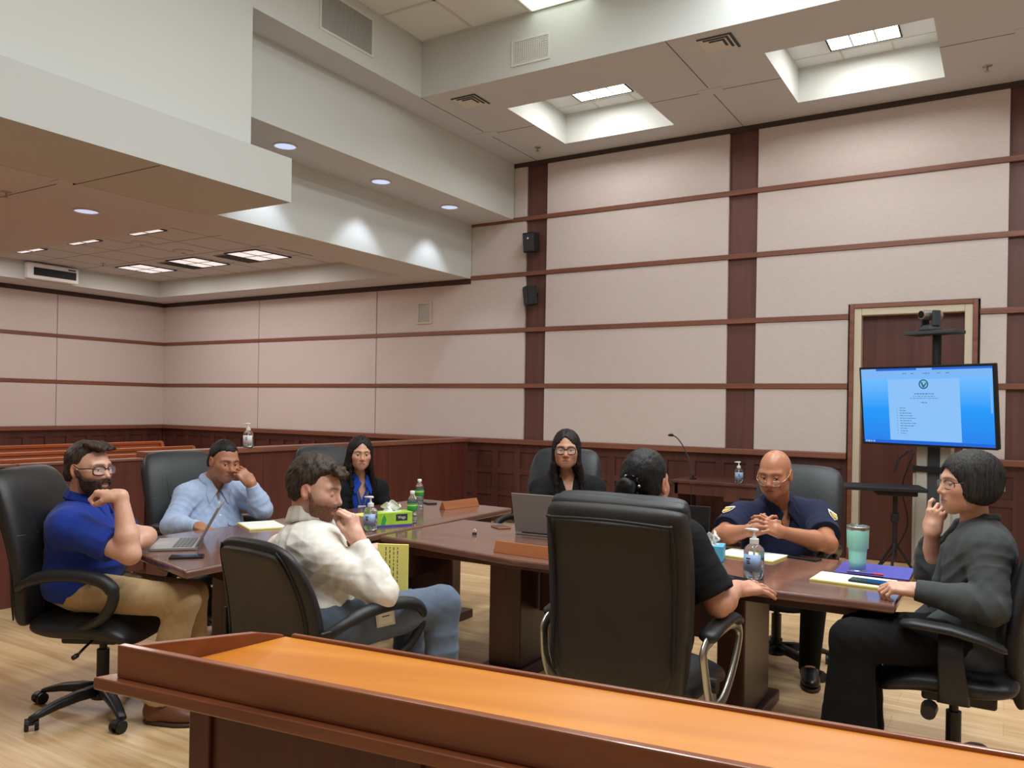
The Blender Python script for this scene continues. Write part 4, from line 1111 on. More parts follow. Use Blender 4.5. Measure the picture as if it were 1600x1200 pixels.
def head_fn(o):
    """o: face options. local frame: x right, y forward, z up; origin between the ears; metres for a 0.235 m head"""
    s = o.get('scale', 1.0); wj = o.get('jaw', 1.0); nose = o.get('nose', 1.0); ck = o.get('cheek', 1.0); lip = o.get('lip', 1.0); closed = o.get('lid', .35)
    def f(X, Y, Z):
        x, y, z = X/s, Y/s, Z/s; ax = np.abs(x)
        d = elq(x, y, z, (0, -.014, .034), (.0755, .097, .090))
        d = smin(d, elq(x, y, z, (0, .034, -.025), (.061*wj**.5, .060, .082)), .03)
        d = smin(d, elq(ax, y, z, (.040*wj, .012, -.062), (.022, .036, .032)), .032)          # jaw corners
        d = smin(d, elq(x, y, z, (0, .064, -.092), (.024*wj, .020, .020)), .035)               # chin
        d = smin(d, sph(ax, y, z, (.043, .056, -.016), .019*ck), .03)                        # cheekbones
        d = smin(d, cap(ax, y, z, (.006, .083, .027), (.046, .066, .028), .010, .009), .018)   # brow
        d = smax(d, -sph(ax, y, z, (.032, .100, .006), .0185), .016)                         # eye sockets
        d = smin(d, cap(x, y, z, (0, .083, .014), (0, .1035, -.024), .0075*nose, .0115*nose), .012)     # nose
        d = smin(d, elq(ax, y, z, (.0115*nose, .092, -.030), (.0085, .011, .0075)), .007)
        d = smax(d, -sph(ax, y, z, (.007, .099, -.0385), .004), .003)
        d = smin(d, elq(x, y, z, (0, .069, -.062), (.032, .021, .026)), .022)                  # mouth mound
        d = smin(d, elq(ax, y, z, (.009, .0885, -.0555), (.016, .0065, .0048*lip)), .004)
        d = smin(d, elq(x, y, z, (0, .0885, -.0665), (.020, .0065, .0058*lip)), .004)
        d = smax(d, -cap(ax, y, z, (0, .0965, -.0608), (.024, .084, -.0612), .0021), .003)
        d = smax(d, -sph(x, y, z, (0, .1085, -.045), .004), .006)
        e = sph(ax, y, z, (.0315, .0715, .005), .0128)                                       # eyeballs
        d = np.minimum(d, e)
        lid = np.maximum(sph(ax, y, z, (.0315, .0712, .005), .0147), -(z-.005-.0128*(1-1.5*closed)+.12*(y-.084)))
        d = smin(d, lid, .004)
        lid2 = np.maximum(sph(ax, y, z, (.0315, .0712, .004), .0143), (z+.0045)); d = smin(d, lid2, .004)
        # ears
        c, q = math.cos(.25), math.sin(.25)
        ey, ez = (y+.008)*c+(z+.002)*q, -(y+.008)*q+(z+.002)*c
        ear = elq(ax, ey, ez, (.078, 0, 0), (.0085, .0185, .033)); ear = smax(ear, -elq(ax, ey, ez, (.088, .003, .004), (.0085, .0105, .021)), .004)
        d = smin(d, ear, .007)
        return d*s
    return f

def head_colors(L, o, base):
    """L: vertices in head-local metres (unscaled) -> colours"""
    x, y, z = L[:, 0], L[:, 1], L[:, 2]; ax = np.abs(x); base = np.array(lin(base)); C = np.tile(base, (len(L), 1))
    def mix(w, rgb):
        w = np.clip(w, 0, 1)[:, None]; C[:] = C*(1-w)+np.array(lin(rgb))*w
    def soft(d, s): return 1/(1+np.exp(np.clip(d/s, -30, 30)))
    near = (np.abs(z) < .2) & (ax < .12) & (np.abs(y) < .16)
    rd = np.minimum(1, base*np.array([1.10, .80, .78]))
    def mixl(w, c):
        w = np.clip(w, 0, 1)[:, None]; C[:] = C*(1-w)+np.asarray(c)*w
    mixl(.5*soft(np.sqrt((ax-.045)**2+(z+.028)**2)-.018, .008)*(y > .03)*near, rd)
    mixl(.6*soft(np.sqrt(x**2+(z+.03)**2+(y-.105)**2)-.014, .005), rd); mixl(.6*(ax > .078)*near*(z < .05)*(z > -.05), rd)
    st = o.get('stubble')
    if st:
        w = soft(z+.028-.18*(ax-.05).clip(0), .006)*(y > -.002-.9*(z+.03).clip(-.2, 0)*0)*soft(-(y-.004), .006)*(z > -.125)*near
        w = w*(1-soft(np.sqrt((ax/1.0)**2+((z+.061)*2.0)**2)-.022, .003)*(y > .07))
        w = w*(1-.85*soft(np.maximum(np.abs(z+.046)-.004, ax-.006), .002))
        mix(w*st[1], st[0])
    lipw = soft(np.sqrt((ax/.023)**2+((z+.061)/.0125)**2)-1, .12)*(y > .072)
    mixl(.75*lipw, np.array(lin(o.get('lips', (170, 98, 88)))))
    mixl(.7*soft(np.abs(z+.0608)-.0012, .0006)*(ax < .024)*(y > .07), base*.35)
    bw = o.get('brow', ((40, 30, 26), .9)); zz = .0285+.10*(ax-.018)-3.2*(ax-.03).clip(0)**2*4
    mix(bw[1]*soft(np.abs(z-zz)-.0036, .0014)*soft(np.maximum(.010-ax, ax-.052), .002)*(y > .045), bw[0])
    # eyes
    dE = np.abs(np.sqrt((ax-.0315)**2+(y-.0715)**2+(z-.005)**2)-.0128)
    eye = (dE < .0007) & (y > .078); C[eye] = lin((226, 220, 214))
    gx, gz = o.get('gaze', (0, -.001)); ang = np.sqrt((x-np.sign(x)*.0315-gx)**2+(z-.005-gz)**2)
    C[eye & (ang < .0062)] = lin(o.get('iris', (52, 34, 24))); C[eye & (ang < .003)] = lin((10, 8, 8))
    lash = (np.abs(np.sqrt((ax-.0315)**2+(y-.0712)**2+(z-.005)**2)-.0147) < .0012) & (y > .076) & (z > .004) & (z < .011-.0128*1.5*o.get('lid', .35)+.010)
    lw = lash & (np.abs((z-.005-.0128*(1-1.5*o.get('lid', .35))+.12*(y-.084))) < .0016); C[lw] = lin((38, 26, 22))
    return C

def hand(F, w, fwd, dors, side, curl=(.5, .6, .7, .8), thumb=(.6, .3), spread=.12, s=1.0, fineadd=True, curls2=None):
    """five-fingered hand: w wrist, fwd along the palm, dors = back of hand, side = +1 if thumb points to fwd x dors"""
    w = np.asarray(w, float); f = nrm(fwd); d = nrm(np.asarray(dors, float)-f*np.dot(dors, f)); t = np.cross(f, d)*side   # t: thumb side
    pt = lambda a, b, c: w+(f*a+t*b+d*c)*s
    R = np.stack([f, t, d], 1)
    F.rbox(pt(.050, .0, -.002), R, np.array([.048, .040, .0145])*s, .012*s, k=.018)
    F.cone(pt(.0, 0, 0), pt(.03, 0, 0), .027*s, .026*s, k=.02)
    F.ell(pt(.038, .026, -.010), R, np.array([.034, .020, .016])*s, k=.012)
    bs = ((.093, .029, .95), (.098, .0095, 1.05), (.094, -.0105, .98), (.085, -.029, .78))
    tips = []
    for i, (a, b, l) in enumerate(bs):
        c = curl[i] if isinstance(curl[i], (tuple, list)) else (curl[i]*1.3, curl[i]*1.6, curl[i]*.9)
        sp = (1.2-i*.8)*spread; p = pt(a, b, .001); ang = 0
        lens = (.043*l, .027*l, .021*l); rr = (.0092, .0085, .0078, .0066)
        F.ell(p, R, np.array([.011, .0105, .0115])*s, k=.006)
        dirn = nrm(f+t*sp)
        for j in range(3):
            ang += c[j]; v = dirn*math.cos(ang)-d*math.sin(ang); q = p+v*lens[j]*s
            F.cone(p, q, rr[j]*s*(.92 if i == 3 else 1), rr[j+1]*s*(.92 if i == 3 else 1), k=.004 if j else .006); p = q
        tips.append(p)
    b0 = pt(.022, .032, -.008); a1, a2 = thumb
    v1 = nrm(f*math.cos(a1)+t*math.sin(a1)*.9-d*.35*(1+a2)); p1 = b0+v1*.036*s
    v2 = nrm(v1+f*.35-t*a2*1.0-d*a2*.5); p2 = p1+v2*.032*s; v3 = nrm(v2+f*.15-t*a2*.8); p3 = p2+v3*.024*s
    F.cone(b0, p1, .0135*s, .011*s, k=.012); F.cone(p1, p2, .0108*s, .0098*s, k=.004); F.cone(p2, p3, .0098*s, .0076*s, k=.003); tips.append(p3)
    allp = np.array(tips+[w, pt(.05, .05, 0), pt(.05, -.045, 0)])
    if fineadd: F.fine.append((allp.min(0)-.012, allp.max(0)+.012))
    return tips
# ------------------------------------------------------------------ things on the tables
TZ = .7402
def pump_bottle(label, x, y, z, s=1.0, rot=0.0, group='hand sanitizer bottles', label_m='lab_blue'):
    t = thing('sanitizer_bottle', label, 'bottle', (x, y, z), rot, group)
    h = .125*s; r = .036*s
    bm = bmesh.new(); lathe(bm, [(0, .001), (r*.9, .001), (r, .006), (r, h*.78), (r*.92, h*.88), (r*.55, h*.97), (r*.40, h), (0, h)], seg=28); obj('bottle', bm, M['clear'], t, smooth=True)
    bm = bmesh.new(); lathe(bm, [(0, .004), (r*.86, .004), (r*.94, .008), (r*.94, h*.62), (0, h*.62)], seg=24); obj('gel', bm, M['gel'], t, smooth=True)
    bm = bmesh.new()
    n = 16
    for a0, m in ((-1.15, 0),):
        v0 = [bm.verts.new(((r+.0006)*math.cos(a0-PI/2+1.15+k*2.3/n-1.15), (r+.0006)*math.sin(a0-PI/2+1.15+k*2.3/n-1.15), h*.24)) for k in range(n+1)]
        v1 = [bm.verts.new((v.co.x, v.co.y, h*.72)) for v in v0]
        for k in range(n): bm.faces.new((v0[k], v0[k+1], v1[k+1], v1[k]))
    lb = obj('label', bm, M[label_m], t, smooth=True); md = lb.modifiers.new('s', 'SOLIDIFY'); md.thickness = .0006; md.offset = 1
    bm = bmesh.new()
    for a0, zz, w in ((-.35, .60, .45), (-.3, .53, .35), (-.30, .47, .4)):
        v0 = [((r+.0016)*math.cos(-PI/2+a0+k*w/4), (r+.0016)*math.sin(-PI/2+a0+k*w/4)) for k in range(5)]
        for (xa, ya), (xb, yb) in zip(v0[:-1], v0[1:]): bm.faces.new([bm.verts.new(q) for q in ((xa, ya, h*zz-.003), (xb, yb, h*zz-.003), (xb, yb, h*zz+.003), (xa, ya, h*zz+.003))])
    o = obj('label_print', bm, M['ink'], lb); md = o.modifiers.new('s', 'SOLIDIFY'); md.thickness = .0003
    bm = bmesh.new(); cyl(bm, (0, 0, h), r*.45, .018*s, 20); cyl(bm, (0, 0, h+.018*s), r*.22, .006*s, 14); cyl(bm, (0, 0, h+.024*s), .004*s, .022*s, 12); p = obj('pump', bm, M['white'], t, bevel=.001)
    bm = bmesh.new(); loft(bm, [sering((dx*s, 0, h+.049*s), V3(0, 1, 0), V3(0, 0, 1), a*s, b*s, 2.5, 14) for dx, a, b in ((.014, .006, .004), (.008, .009, .006), (-.008, .009, .006), (-.024, .005, .004), (-.036, .0035, .003))]); obj('nozzle', bm, M['white'], p, smooth=True)
    bm = bmesh.new(); cyl(bm, (0, 0, .012), .003*s, h-.013, 8); obj('dip_tube', bm, M['white'], p)
    return t

def water_bottle(label, x, y):
    t = thing('water_bottle', label, 'bottle', (x, y, TZ), group='green-label water bottles')
    prof = [(0, .002), (.026, .001), (.0315, .006), (.0315, .03), (.0300, .034), (.0315, .038), (.0315, .06), (.0302, .064), (.0315, .068), (.0315, .125), (.030, .14), (.022, .162), (.0135, .176), (.0125, .182), (0, .182)]
    bm = bmesh.new(); lathe(bm, prof, seg=28); obj('bottle', bm, M['clear'], t, smooth=True)
    bm = bmesh.new(); lathe(bm, [(r*.93, z+.002 if z < .01 else z) for r, z in prof if z < .15]+[(0, .141)], seg=24); obj('water', bm, M['gel'], t, smooth=True)
    bm = bmesh.new(); lathe(bm, [(.0317, .078), (.0324, .079), (.0324, .121), (.0317, .122)], seg=28, close=False); l = obj('label', bm, M['lab_green'], t, smooth=True)
    bm = bmesh.new(); lathe(bm, [(.0325, .106), (.0328, .106), (.0328, .112), (.0325, .112)], seg=28, close=False); obj('label_band', bm, M['lab_yellow'], l, smooth=True)
    bm = bmesh.new(); lathe(bm, [(0, .180), (.0145, .180), (.015, .183), (.015, .197), (.0135, .199), (0, .199)], seg=24); obj('cap', bm, M['white'], t, smooth=True)

def laptop(name_label, x, y, rot, w=.32, d=.22, ang=100, keyboard=True, outer='laptop'):
    """local +y is towards the hinge; opened by ang degrees"""
    t = thing('laptop', name_label, 'laptop', (x, y, TZ), rot)
    bs = rbox('base', (0, 0, .008), (w, d, .014), M['laptop_k'] if keyboard else M[outer], t, .003)
    for i in range(5):
        for j in range(12): rbox('key', (-w*.44+w*.88*(j+.5)/12, d*.40-(.019)*i-.01, .0162), (w*.88/12-.004, .015, .0024), M['keys'], bs, .0006, 1)
    rbox('touchpad', (0, -d*.30, .0153), (w*.34, d*.26, .0008), M['silver'], bs, .0004, 1)
    a = math.radians(ang); sc = bpy.data.objects.new('screen', None)
    Mx = Matrix.Translation((0, d/2-.004, .014)) @ Matrix.Rotation(PI-a, 4, 'X')
    # lid built standing along +y then folded back
    bm = bmesh.new(); box(bm, -w/2, w/2, 0, d, -.0035, .0035)
    Lm = Matrix.Translation((0, d/2-.004, .016)) @ Matrix.Rotation(math.radians(180-ang), 4, 'X')
    bmesh.ops.transform(bm, matrix=Lm, verts=bm.verts); lid = obj('lid', bm, M[outer], t, bevel=.002)
    bpy.data.objects.remove(sc)
    bm = bmesh.new(); box(bm, -w/2+.006, w/2-.006, .010, d-.006, .0036, .0042); bmesh.ops.transform(bm, matrix=Lm, verts=bm.verts); obj('display', bm, M['glass_black'], lid)
    bm = bmesh.new(); cyl(bm, (-w*.38, d/2-.004, .015), .006, w*.76, 10, axis='x'); obj('hinge', bm, M['black'], t)
    return t

def phone(label, x, y, rot, w=.074, l=.152, m='black', z=None):
    t = thing('phone', label, 'phone', (x, y, (z or TZ)), rot, 'phones on the tables')
    rbox('case', (0, 0, .0048), (w, l, .009), M[m], t, .004); rbox('display', (0, 0, .0096), (w*.92, l*.95, .0008), M['glass_black'], t, .0004, 1)
    return t

def tissue_box(label, x, y, rot, size, m, text_=None, stripe=None):
    t = thing('tissue_box', label, 'tissue box', (x, y, TZ), rot, 'tissue boxes'); w, d, h = size
    rbox('box', (0, 0, h/2), (w, d, h), M[m], t, .003)
    bm = bmesh.new(); lathe(bm, [(0, 0), (1, 0), (1, .0012), (0, .0012)], seg=24); bmesh.ops.scale(bm, verts=bm.verts, vec=(w*.30, d*.26, 1)); bmesh.ops.translate(bm, verts=bm.verts, vec=(0, 0, h)); obj('opening', bm, M['white'], t)
    F = []; bm = bmesh.new(); n, k = 15, 9; r = random.Random(4)
    V_ = []
    for j in range(k):
        v = j/(k-1); row = []
        for i in range(n):
            u = i/(n-1)-.5
            row.append(bm.verts.new((u*w*(.34+.22*v)+.010*math.sin(9*v+u*5), (.016*math.sin(u*11+2*v)+.02*v*math.cos(u*7))*(.4+.6*v), h-.004+v*(.062-.05*u*u+.012*math.sin(u*13)))))
        V_.append(row)
    for j in range(k-1):
        for i in range(n-1): bm.faces.new((V_[j][i], V_[j][i+1], V_[j+1][i+1], V_[j+1][i]))
    ti = obj('tissue', bm, M['paper'], t, smooth=True); md = ti.modifiers.new('s', 'SOLIDIFY'); md.thickness = .0016
    return t

def nameplate(label, x, y, rot, l=.30):
    t = thing('name_block', label, 'nameplate', (x, y, TZ), rot, 'wooden desk nameplates')
    bm = bmesh.new(); extrude_poly(bm, [(-l/2, -.030, 0), (-l/2, .030, 0), (-l/2, .006, .056), (-l/2, -.004, .056)], (l, 0, 0)); obj('block', bm, M['np_wood'], t, bevel=.002)
    return t

def notepad(label, x, y, rot, w=.216, l=.30, top='paper', z=TZ, sheets=True):
    t = thing('notepad', label, 'notepad', (x, y, z), rot, 'paper pads')
    rbox('pad', (0, 0, .004), (w, l, .008), M['legal'], t, .001); rbox('top_sheet', (0.003, -.002, .0089), (w-.004, l-.006, .0014), M[top], t, .0004, 1)
    return t

def build_items():
    M['lab_blue'] = mat('blue_bottle_label', (150, 176, 212), .4, var=.12, vscale=40); M['lab_green'] = mat('green_bottle_label', (54, 160, 74), .4); M['lab_yellow'] = mat('yellow_label_band', (226, 220, 90), .4)
    M['lab_white'] = mat('white_bottle_label', (226, 228, 230), .45); M['np_wood'] = wood('nameplate_wood', (140, 80, 44), (172, 106, 62), 'x', rough=.35)
    M['lime'] = mat('lime_card', (164, 204, 62), .5, var=.15, vscale=14); M['teal_card'] = mat('light_blue_card', (96, 178, 212), .5, var=.12, vscale=20); M['purple'] = mat('purple_folder', (84, 76, 170), .35); M['mint'] = mat('mint_enamel', (168, 244, 222), .4)
    M['steel'] = mat('brushed_steel', (186, 184, 180), .28, .95)
    # left table
    laptop('open grey laptop in front of the man in the polo, seen from its side', -3.60, 2.635, math.radians(-44), ang=118)
    phone('black phone lying at the near corner of the left table', -3.29, 2.46, -.75, m='black')
    notepad('white-topped yellow pad in front of the man in the light blue shirt', -3.78, 3.34, 1.1)
    pump_bottle('clear hand sanitizer with a white pump beside the lime tissue box', -3.16, 3.60, TZ, 1.12, rot=.3)
    tb = tissue_box('lime green tissue box with a dark label, near the water bottles', -3.20, 3.83, math.radians(62), (.235, .115, .085), 'lime')
    w, d, h = .235, .115, .085
    pl = boxo('label', .01, .085, -d/2-.0012, -d/2, .034, .074, M['ink'], tb, bevel=.0005)
    text('label_text', 'Vings', .024, M['white'], pl, (.0475, -d/2-.0016, .054), ext=.0003)
    boxo('blue_band', -w/2+.002, w/2-.002, -d/2-.0011, -d/2, .001, .012, M['purple'], tb)
    bm = bmesh.new(); extrude_poly(bm, [(-.085, -d/2-.001, .014), (-.06, -d/2-.001, .014), (-.05, -d/2-.001, .045), (-.065, -d/2-.001, .078), (-.078, -d/2-.001, .05)], (0, .0008, 0)); obj('leaf_print', bm, M['lab_green'], tb)
    water_bottle('water bottle with a green label, the nearer one beside the lime tissue box', -3.17, 4.00)
    water_bottle('water bottle with a green label, the farther one by the woman in the blue collar', -3.63, 4.66)
    phone('black phone beside the farther water bottle', -3.70, 4.86, 1.1)
    notepad('yellow pad behind the lime tissue box', -3.52, 4.08, 1.3, top='legal')
    nameplate('wooden wedge nameplate on the far end of the left table', -3.37, 4.80, math.radians(82), .36)
    # right table
    laptop('silver laptop with its lid towards the camera, before the woman in the black blazer', -2.25, 4.14, PI+math.radians(4), w=.36, d=.235, ang=105, outer='laptop')
    phone('phone in a tan case beside the silver laptop', -2.62, 4.17, 1.0, w=.085, l=.12, m='np_wood')
    c = thing('binder_clip', 'tiny white binder clip standing on the bare table top', 'clip', (-2.59, 3.84, TZ), .3)
    bm = bmesh.new(); extrude_poly(bm, [(-.012, -.008, .0), (-.012, .008, .0), (-.012, .002, .014), (-.012, -.002, .014)], (.024, 0, 0)); obj('clip', bm, M['black'], c)
    bm = bmesh.new(); tube(bm, [(-.006, 0, .013), (-.008, .003, .026), (0, .004, .034), (.008, .003, .026), (.006, 0, .013)], .0022, 6); obj('wire_handle', bm, M['white'], c, smooth=True)
    nameplate('orange wooden nameplate on the front edge, left of the big chair', -1.96, 3.47, PI-.03, .50)
    laptop('black laptop mostly hidden behind the person with the bun', -1.41, 3.80, math.radians(8), w=.34, d=.24, ang=100, outer='black')
    tb = tissue_box('light blue tissue box beside the black laptop', -1.235, 3.93, .2, (.115, .115, .075), 'teal_card')
    pump_bottle('clear hand sanitizer bottle standing alone on the right table', -.945, 3.60, TZ, 1.22, rot=-.2)
    notepad('loose white papers in front of the bald officer', -1.10, 4.135, 1.45, top='paper')
    phone('black phone beside the papers of the bald officer', -.86, 4.225, 1.3)
    phone('dark phone by the hand of the person with the bun', -1.02, 3.52, 1.2)
    # tumbler
    t = thing('tumbler', 'tall mint green insulated tumbler with a steel rim', 'cup', (-.585, 4.03, TZ))
    bm = bmesh.new(); lathe(bm, [(0, .012), (.0345, .012), (.0372, .05), (.0395, .095), (.0405, .108), (.0465, .112), (.0485, .19), (.0485, .196), (0, .196)], seg=36); obj('body', bm, M['mint'], t, smooth=True)
    bm = bmesh.new(); lathe(bm, [(0, .0), (.033, .0), (.0345, .003), (.0347, .0125), (0, .0125)], seg=36); obj('base_ring', bm, M['steel'], t, smooth=True)
    bm = bmesh.new(); lathe(bm, [(.0487, .195), (.0497, .197), (.0500, .210), (.0485, .213), (.046, .212), (.046, .196)], seg=36, close=False); obj('rim', bm, M['steel'], t, smooth=True)
    bm = bmesh.new(); lathe(bm, [(0, .206), (.046, .206), (.046, .213), (.042, .217), (0, .216)], seg=30); obj('lid', bm, M['clear'], t, smooth=True)
    # folder, pad, pen, phone in front of the woman in grey
    f = thing('folder', 'purple folder under the tumbler and pad, by the woman in grey', 'folder', (-.52, 4.10, TZ), .02)
    rbox('cover', (0, 0, .003), (.31, .30, .005), M['purple'], f, .001)
    notepad('white and yellow notepad under the phone, by the woman in grey', -.565, 3.79, 1.52, w=.20, l=.32, z=TZ+.0)
    phone('dark phone lying on the notepad of the woman in grey', -.50, 3.76, 1.50, z=TZ+.0098)
    p = thing('pen', 'purple pen with a red tip lying on the folder edge', 'pen', (-.54, 3.945, TZ+.014), 1.62-PI/2)
    bm = bmesh.new(); cyl(bm, (-.075, 0, 0), .005, .11, 12, axis='x'); obj('barrel', bm, M['purple'], p)
    bm = bmesh.new(); cyl(bm, (.035, 0, 0), .0052, .04, 12, axis='x'); obj('cap', bm, mat('red_plastic', (200, 40, 70), .35), p)
    # legal pad held upright by the man in the white shirt
    n = thing('legal_pad', 'yellow legal pad held upright on the knee of the man in white', 'notepad', LPAD[0], rot=LPAD[1])
    rbox('pad', (0, 0, 0), (.127, .010, .203), M['legal'], n, .001); rbox('backing', (0, .0065, -.002), (.129, .002, .208), M['black'], n, .0005, 1)
    bm = bmesh.new(); r = random.Random(5)
    for i in range(4):
        z = .09
        while z > -.02-.03*(i % 2): l = r.uniform(.006, .018); box(bm, -.028+.016*i-.0016, -.028+.016*i+.0016, -.0056, -.0049, z-l, z); z -= l+.006
    obj('handwriting', bm, M['ink'], n)['kind'] = 'stuff'
    # on the bar and the back table
    pump_bottle('white-labelled hand sanitizer standing on the bar rail', -5.97, 5.10, 1.0575, 1.25, rot=.6, label_m='lab_white')
    pump_bottle('small blue-labelled hand sanitizer on the side table at the back wall', -2.30, 8.13, .7455, 1.2, rot=.5)
    m = thing('gooseneck_microphone', 'thin gooseneck microphone standing on the side table', 'microphone', (-2.80, 8.22, .7455), 0)
    bm = bmesh.new(); cyl(bm, (0, 0, 0), .035, .012, 20); cyl(bm, (0, 0, .012), .012, .03, 12); obj('base', bm, M['black'], m, bevel=.002)
    bm = bmesh.new(); pts = smooth_path([(0, 0, .03), (-.03, 0, .16), (-.10, -.01, .32), (-.17, -.02, .42), (-.215, -.03, .452)], 8); tube(bm, pts, .0062, 8); obj('gooseneck', bm, M['vent_d'], m, smooth=True)
    bm = bmesh.new(); tube(bm, [(-.212, -.03, .451), (-.225, -.033, .454), (-.245, -.038, .455), (-.268, -.043, .452)], [.008, .015, .015, .008], 12); obj('head', bm, M['black'], m, smooth=True)
    bm = bmesh.new(); tube(bm, smooth_path([(-2.76, 8.034, .70), (-2.74, 8.0, .45), (-2.72, 8.0, .2), (-2.70, 8.02, .01), (-2.6, 8.0, .006)], 6), .004, 6); tag(obj('microphone_cable', bm, M['black'], None, smooth=True), 'thin microphone cable hanging down the front of the side table', 'cable')

LPAD = ((-2.114, 2.548, .812), (0, 0, .45))
JP = {
    'p1': dict(pelvis=(-3.759, 2.223, 0.599), neck=(-3.742, 2.222, 0.979), head=(-3.702, 2.224, 1.145), shR=(-3.625, 2.083, 0.897), shL=(-3.895, 2.328, 0.862), elR=(-3.319, 2.188, 0.793), elL=(-3.601, 2.461, 0.810), wrR=(-3.394, 2.189, 1.044), wrL=(-3.551, 2.351, 0.787), hipR=(-3.649, 2.174, 0.587), hipL=(-3.828, 2.287, 0.567), knR=(-3.184, 2.365, 0.567), knL=(-3.398, 2.574, 0.527), anR=(-3.320, 2.329, 0.085), toR=(-3.175, 2.396, 0.035), anL=(-3.417, 2.598, 0.085), toL=(-3.271, 2.664, 0.035)),
    'p4': dict(pelvis=(-2.270, 2.303, 0.623), neck=(-2.360, 2.319, 0.996), head=(-2.329, 2.326, 1.135), shR=(-2.189, 2.236, 0.896), shL=(-2.555, 2.375, 0.860), elR=(-1.990, 2.335, 0.774), elL=(-2.398, 2.542, 0.683), wrR=(-2.107, 2.333, 0.954), wrL=(-2.240, 2.568, 0.866), hipR=(-2.171, 2.305, 0.628), hipL=(-2.368, 2.396, 0.592), knR=(-1.945, 2.655, 0.673), knL=(-2.162, 2.721, 0.613), anR=(-1.892, 2.594, 0.085), toR=(-1.733, 2.617, 0.035), anL=(-2.188, 2.765, 0.085), toL=(-2.051, 2.848, 0.035)),
    'p6': dict(pelvis=(-1.182, 2.888, 0.599), neck=(-1.204, 2.922, 1.036), head=(-1.198, 2.960, 1.184), shR=(-1.029, 2.923, 0.984), shL=(-1.372, 2.936, 0.968), elR=(-0.894, 2.924, 0.767), elL=(-1.370, 2.914, 0.688), wrR=(-0.891, 3.137, 0.786), wrL=(-1.337, 3.192, 0.623), hipR=(-1.097, 2.870, 0.593), hipL=(-1.271, 2.881, 0.586), knR=(-1.224, 3.308, 0.561), knL=(-1.459, 3.269, 0.575), anR=(-1.232, 3.350, 0.085), toR=(-1.287, 3.500, 0.035), anL=(-1.474, 3.319, 0.085), toL=(-1.539, 3.465, 0.035)),
    'p8': dict(pelvis=(-0.088, 3.781, 0.593), neck=(-0.110, 3.791, 1.029), head=(-0.138, 3.750, 1.194), shR=(-0.117, 3.975, 0.920), shL=(-0.062, 3.633, 0.958), elR=(-0.270, 3.869, 0.807), elL=(-0.046, 3.514, 0.757), wrR=(-0.264, 3.779, 0.985), wrL=(-0.300, 3.522, 0.789), hipR=(-0.090, 3.886, 0.542), hipL=(-0.096, 3.671, 0.572), knR=(-0.512, 3.650, 0.568), knL=(-0.506, 3.396, 0.590), anR=(-0.531, 3.662, 0.085), toR=(-0.667, 3.579, 0.035), anL=(-0.520, 3.388, 0.085), toL=(-0.656, 3.304, 0.035)),
    'p7': dict(pelvis=(-1.145, 4.857, 0.587), neck=(-1.105, 4.694, 0.957), head=(-1.088, 4.552, 1.126), shR=(-1.257, 4.531, 0.882), shL=(-0.913, 4.812, 0.888), elR=(-1.311, 4.310, 0.798), elL=(-0.806, 4.549, 0.776), wrR=(-1.136, 4.230, 0.855), wrL=(-0.988, 4.274, 0.857), hipR=(-1.187, 4.762, 0.560), hipL=(-1.014, 4.868, 0.563), knR=(-1.163, 4.331, 0.599), knL=(-0.859, 4.517, 0.605), anR=(-1.167, 4.504, 0.085), toR=(-1.142, 4.346, 0.035), anL=(-0.913, 4.660, 0.085), toL=(-0.872, 4.505, 0.035)),
    'p5': dict(pelvis=(-2.512, 4.853, 0.593), neck=(-2.502, 4.800, 1.019), head=(-2.476, 4.734, 1.193), shR=(-2.627, 4.677, 0.935), shL=(-2.340, 4.876, 0.947), elR=(-2.605, 4.526, 0.750), elL=(-2.241, 4.773, 0.755), wrR=(-2.393, 4.421, 0.764), wrL=(-2.258, 4.504, 0.767), hipR=(-2.561, 4.764, 0.574), hipL=(-2.416, 4.853, 0.577), knR=(-2.362, 4.393, 0.637), knL=(-2.238, 4.469, 0.639), anR=(-2.366, 4.414, 0.085), toR=(-2.290, 4.274, 0.035), anL=(-2.241, 4.491, 0.085), toL=(-2.169, 4.348, 0.035)),
    'p3': dict(pelvis=(-4.193, 4.585, 0.576), neck=(-4.103, 4.546, 0.921), head=(-4.053, 4.494, 1.106), shR=(-4.149, 4.401, 0.844), shL=(-4.006, 4.652, 0.843), elR=(-4.101, 4.348, 0.657), elL=(-3.907, 4.643, 0.652), wrR=(-3.867, 4.292, 0.684), wrL=(-3.832, 4.454, 0.687), hipR=(-4.153, 4.492, 0.562), hipL=(-4.111, 4.635, 0.558), knR=(-3.766, 4.436, 0.549), knL=(-3.753, 4.562, 0.549), anR=(-3.792, 4.479, 0.085), toR=(-3.641, 4.427, 0.035), anL=(-3.779, 4.604, 0.085), toL=(-3.627, 4.553, 0.035)),
    'p2': dict(pelvis=(-4.413, 3.394, 0.561), neck=(-4.299, 3.394, 0.955), head=(-4.189, 3.391, 1.099), shR=(-4.312, 3.222, 0.888), shL=(-4.222, 3.558, 0.881), elR=(-4.253, 3.071, 0.729), elL=(-3.998, 3.531, 0.803), wrR=(-4.007, 3.080, 0.743), wrL=(-3.995, 3.439, 0.975), hipR=(-4.307, 3.342, 0.555), hipL=(-4.417, 3.486, 0.532), knR=(-3.867, 3.436, 0.542), knL=(-4.017, 3.637, 0.503), anR=(-3.941, 3.449, 0.085), toR=(-3.784, 3.480, 0.035), anL=(-4.085, 3.654, 0.085), toL=(-3.928, 3.687, 0.035)),
}
# ------------------------------------------------------------------ people
def frame_from(fwd, up):
    f = nrm(fwd); u = np.asarray(up, float); r = nrm(np.cross(f, u)); u = np.cross(r, f); return np.stack([r, f, u], 1)

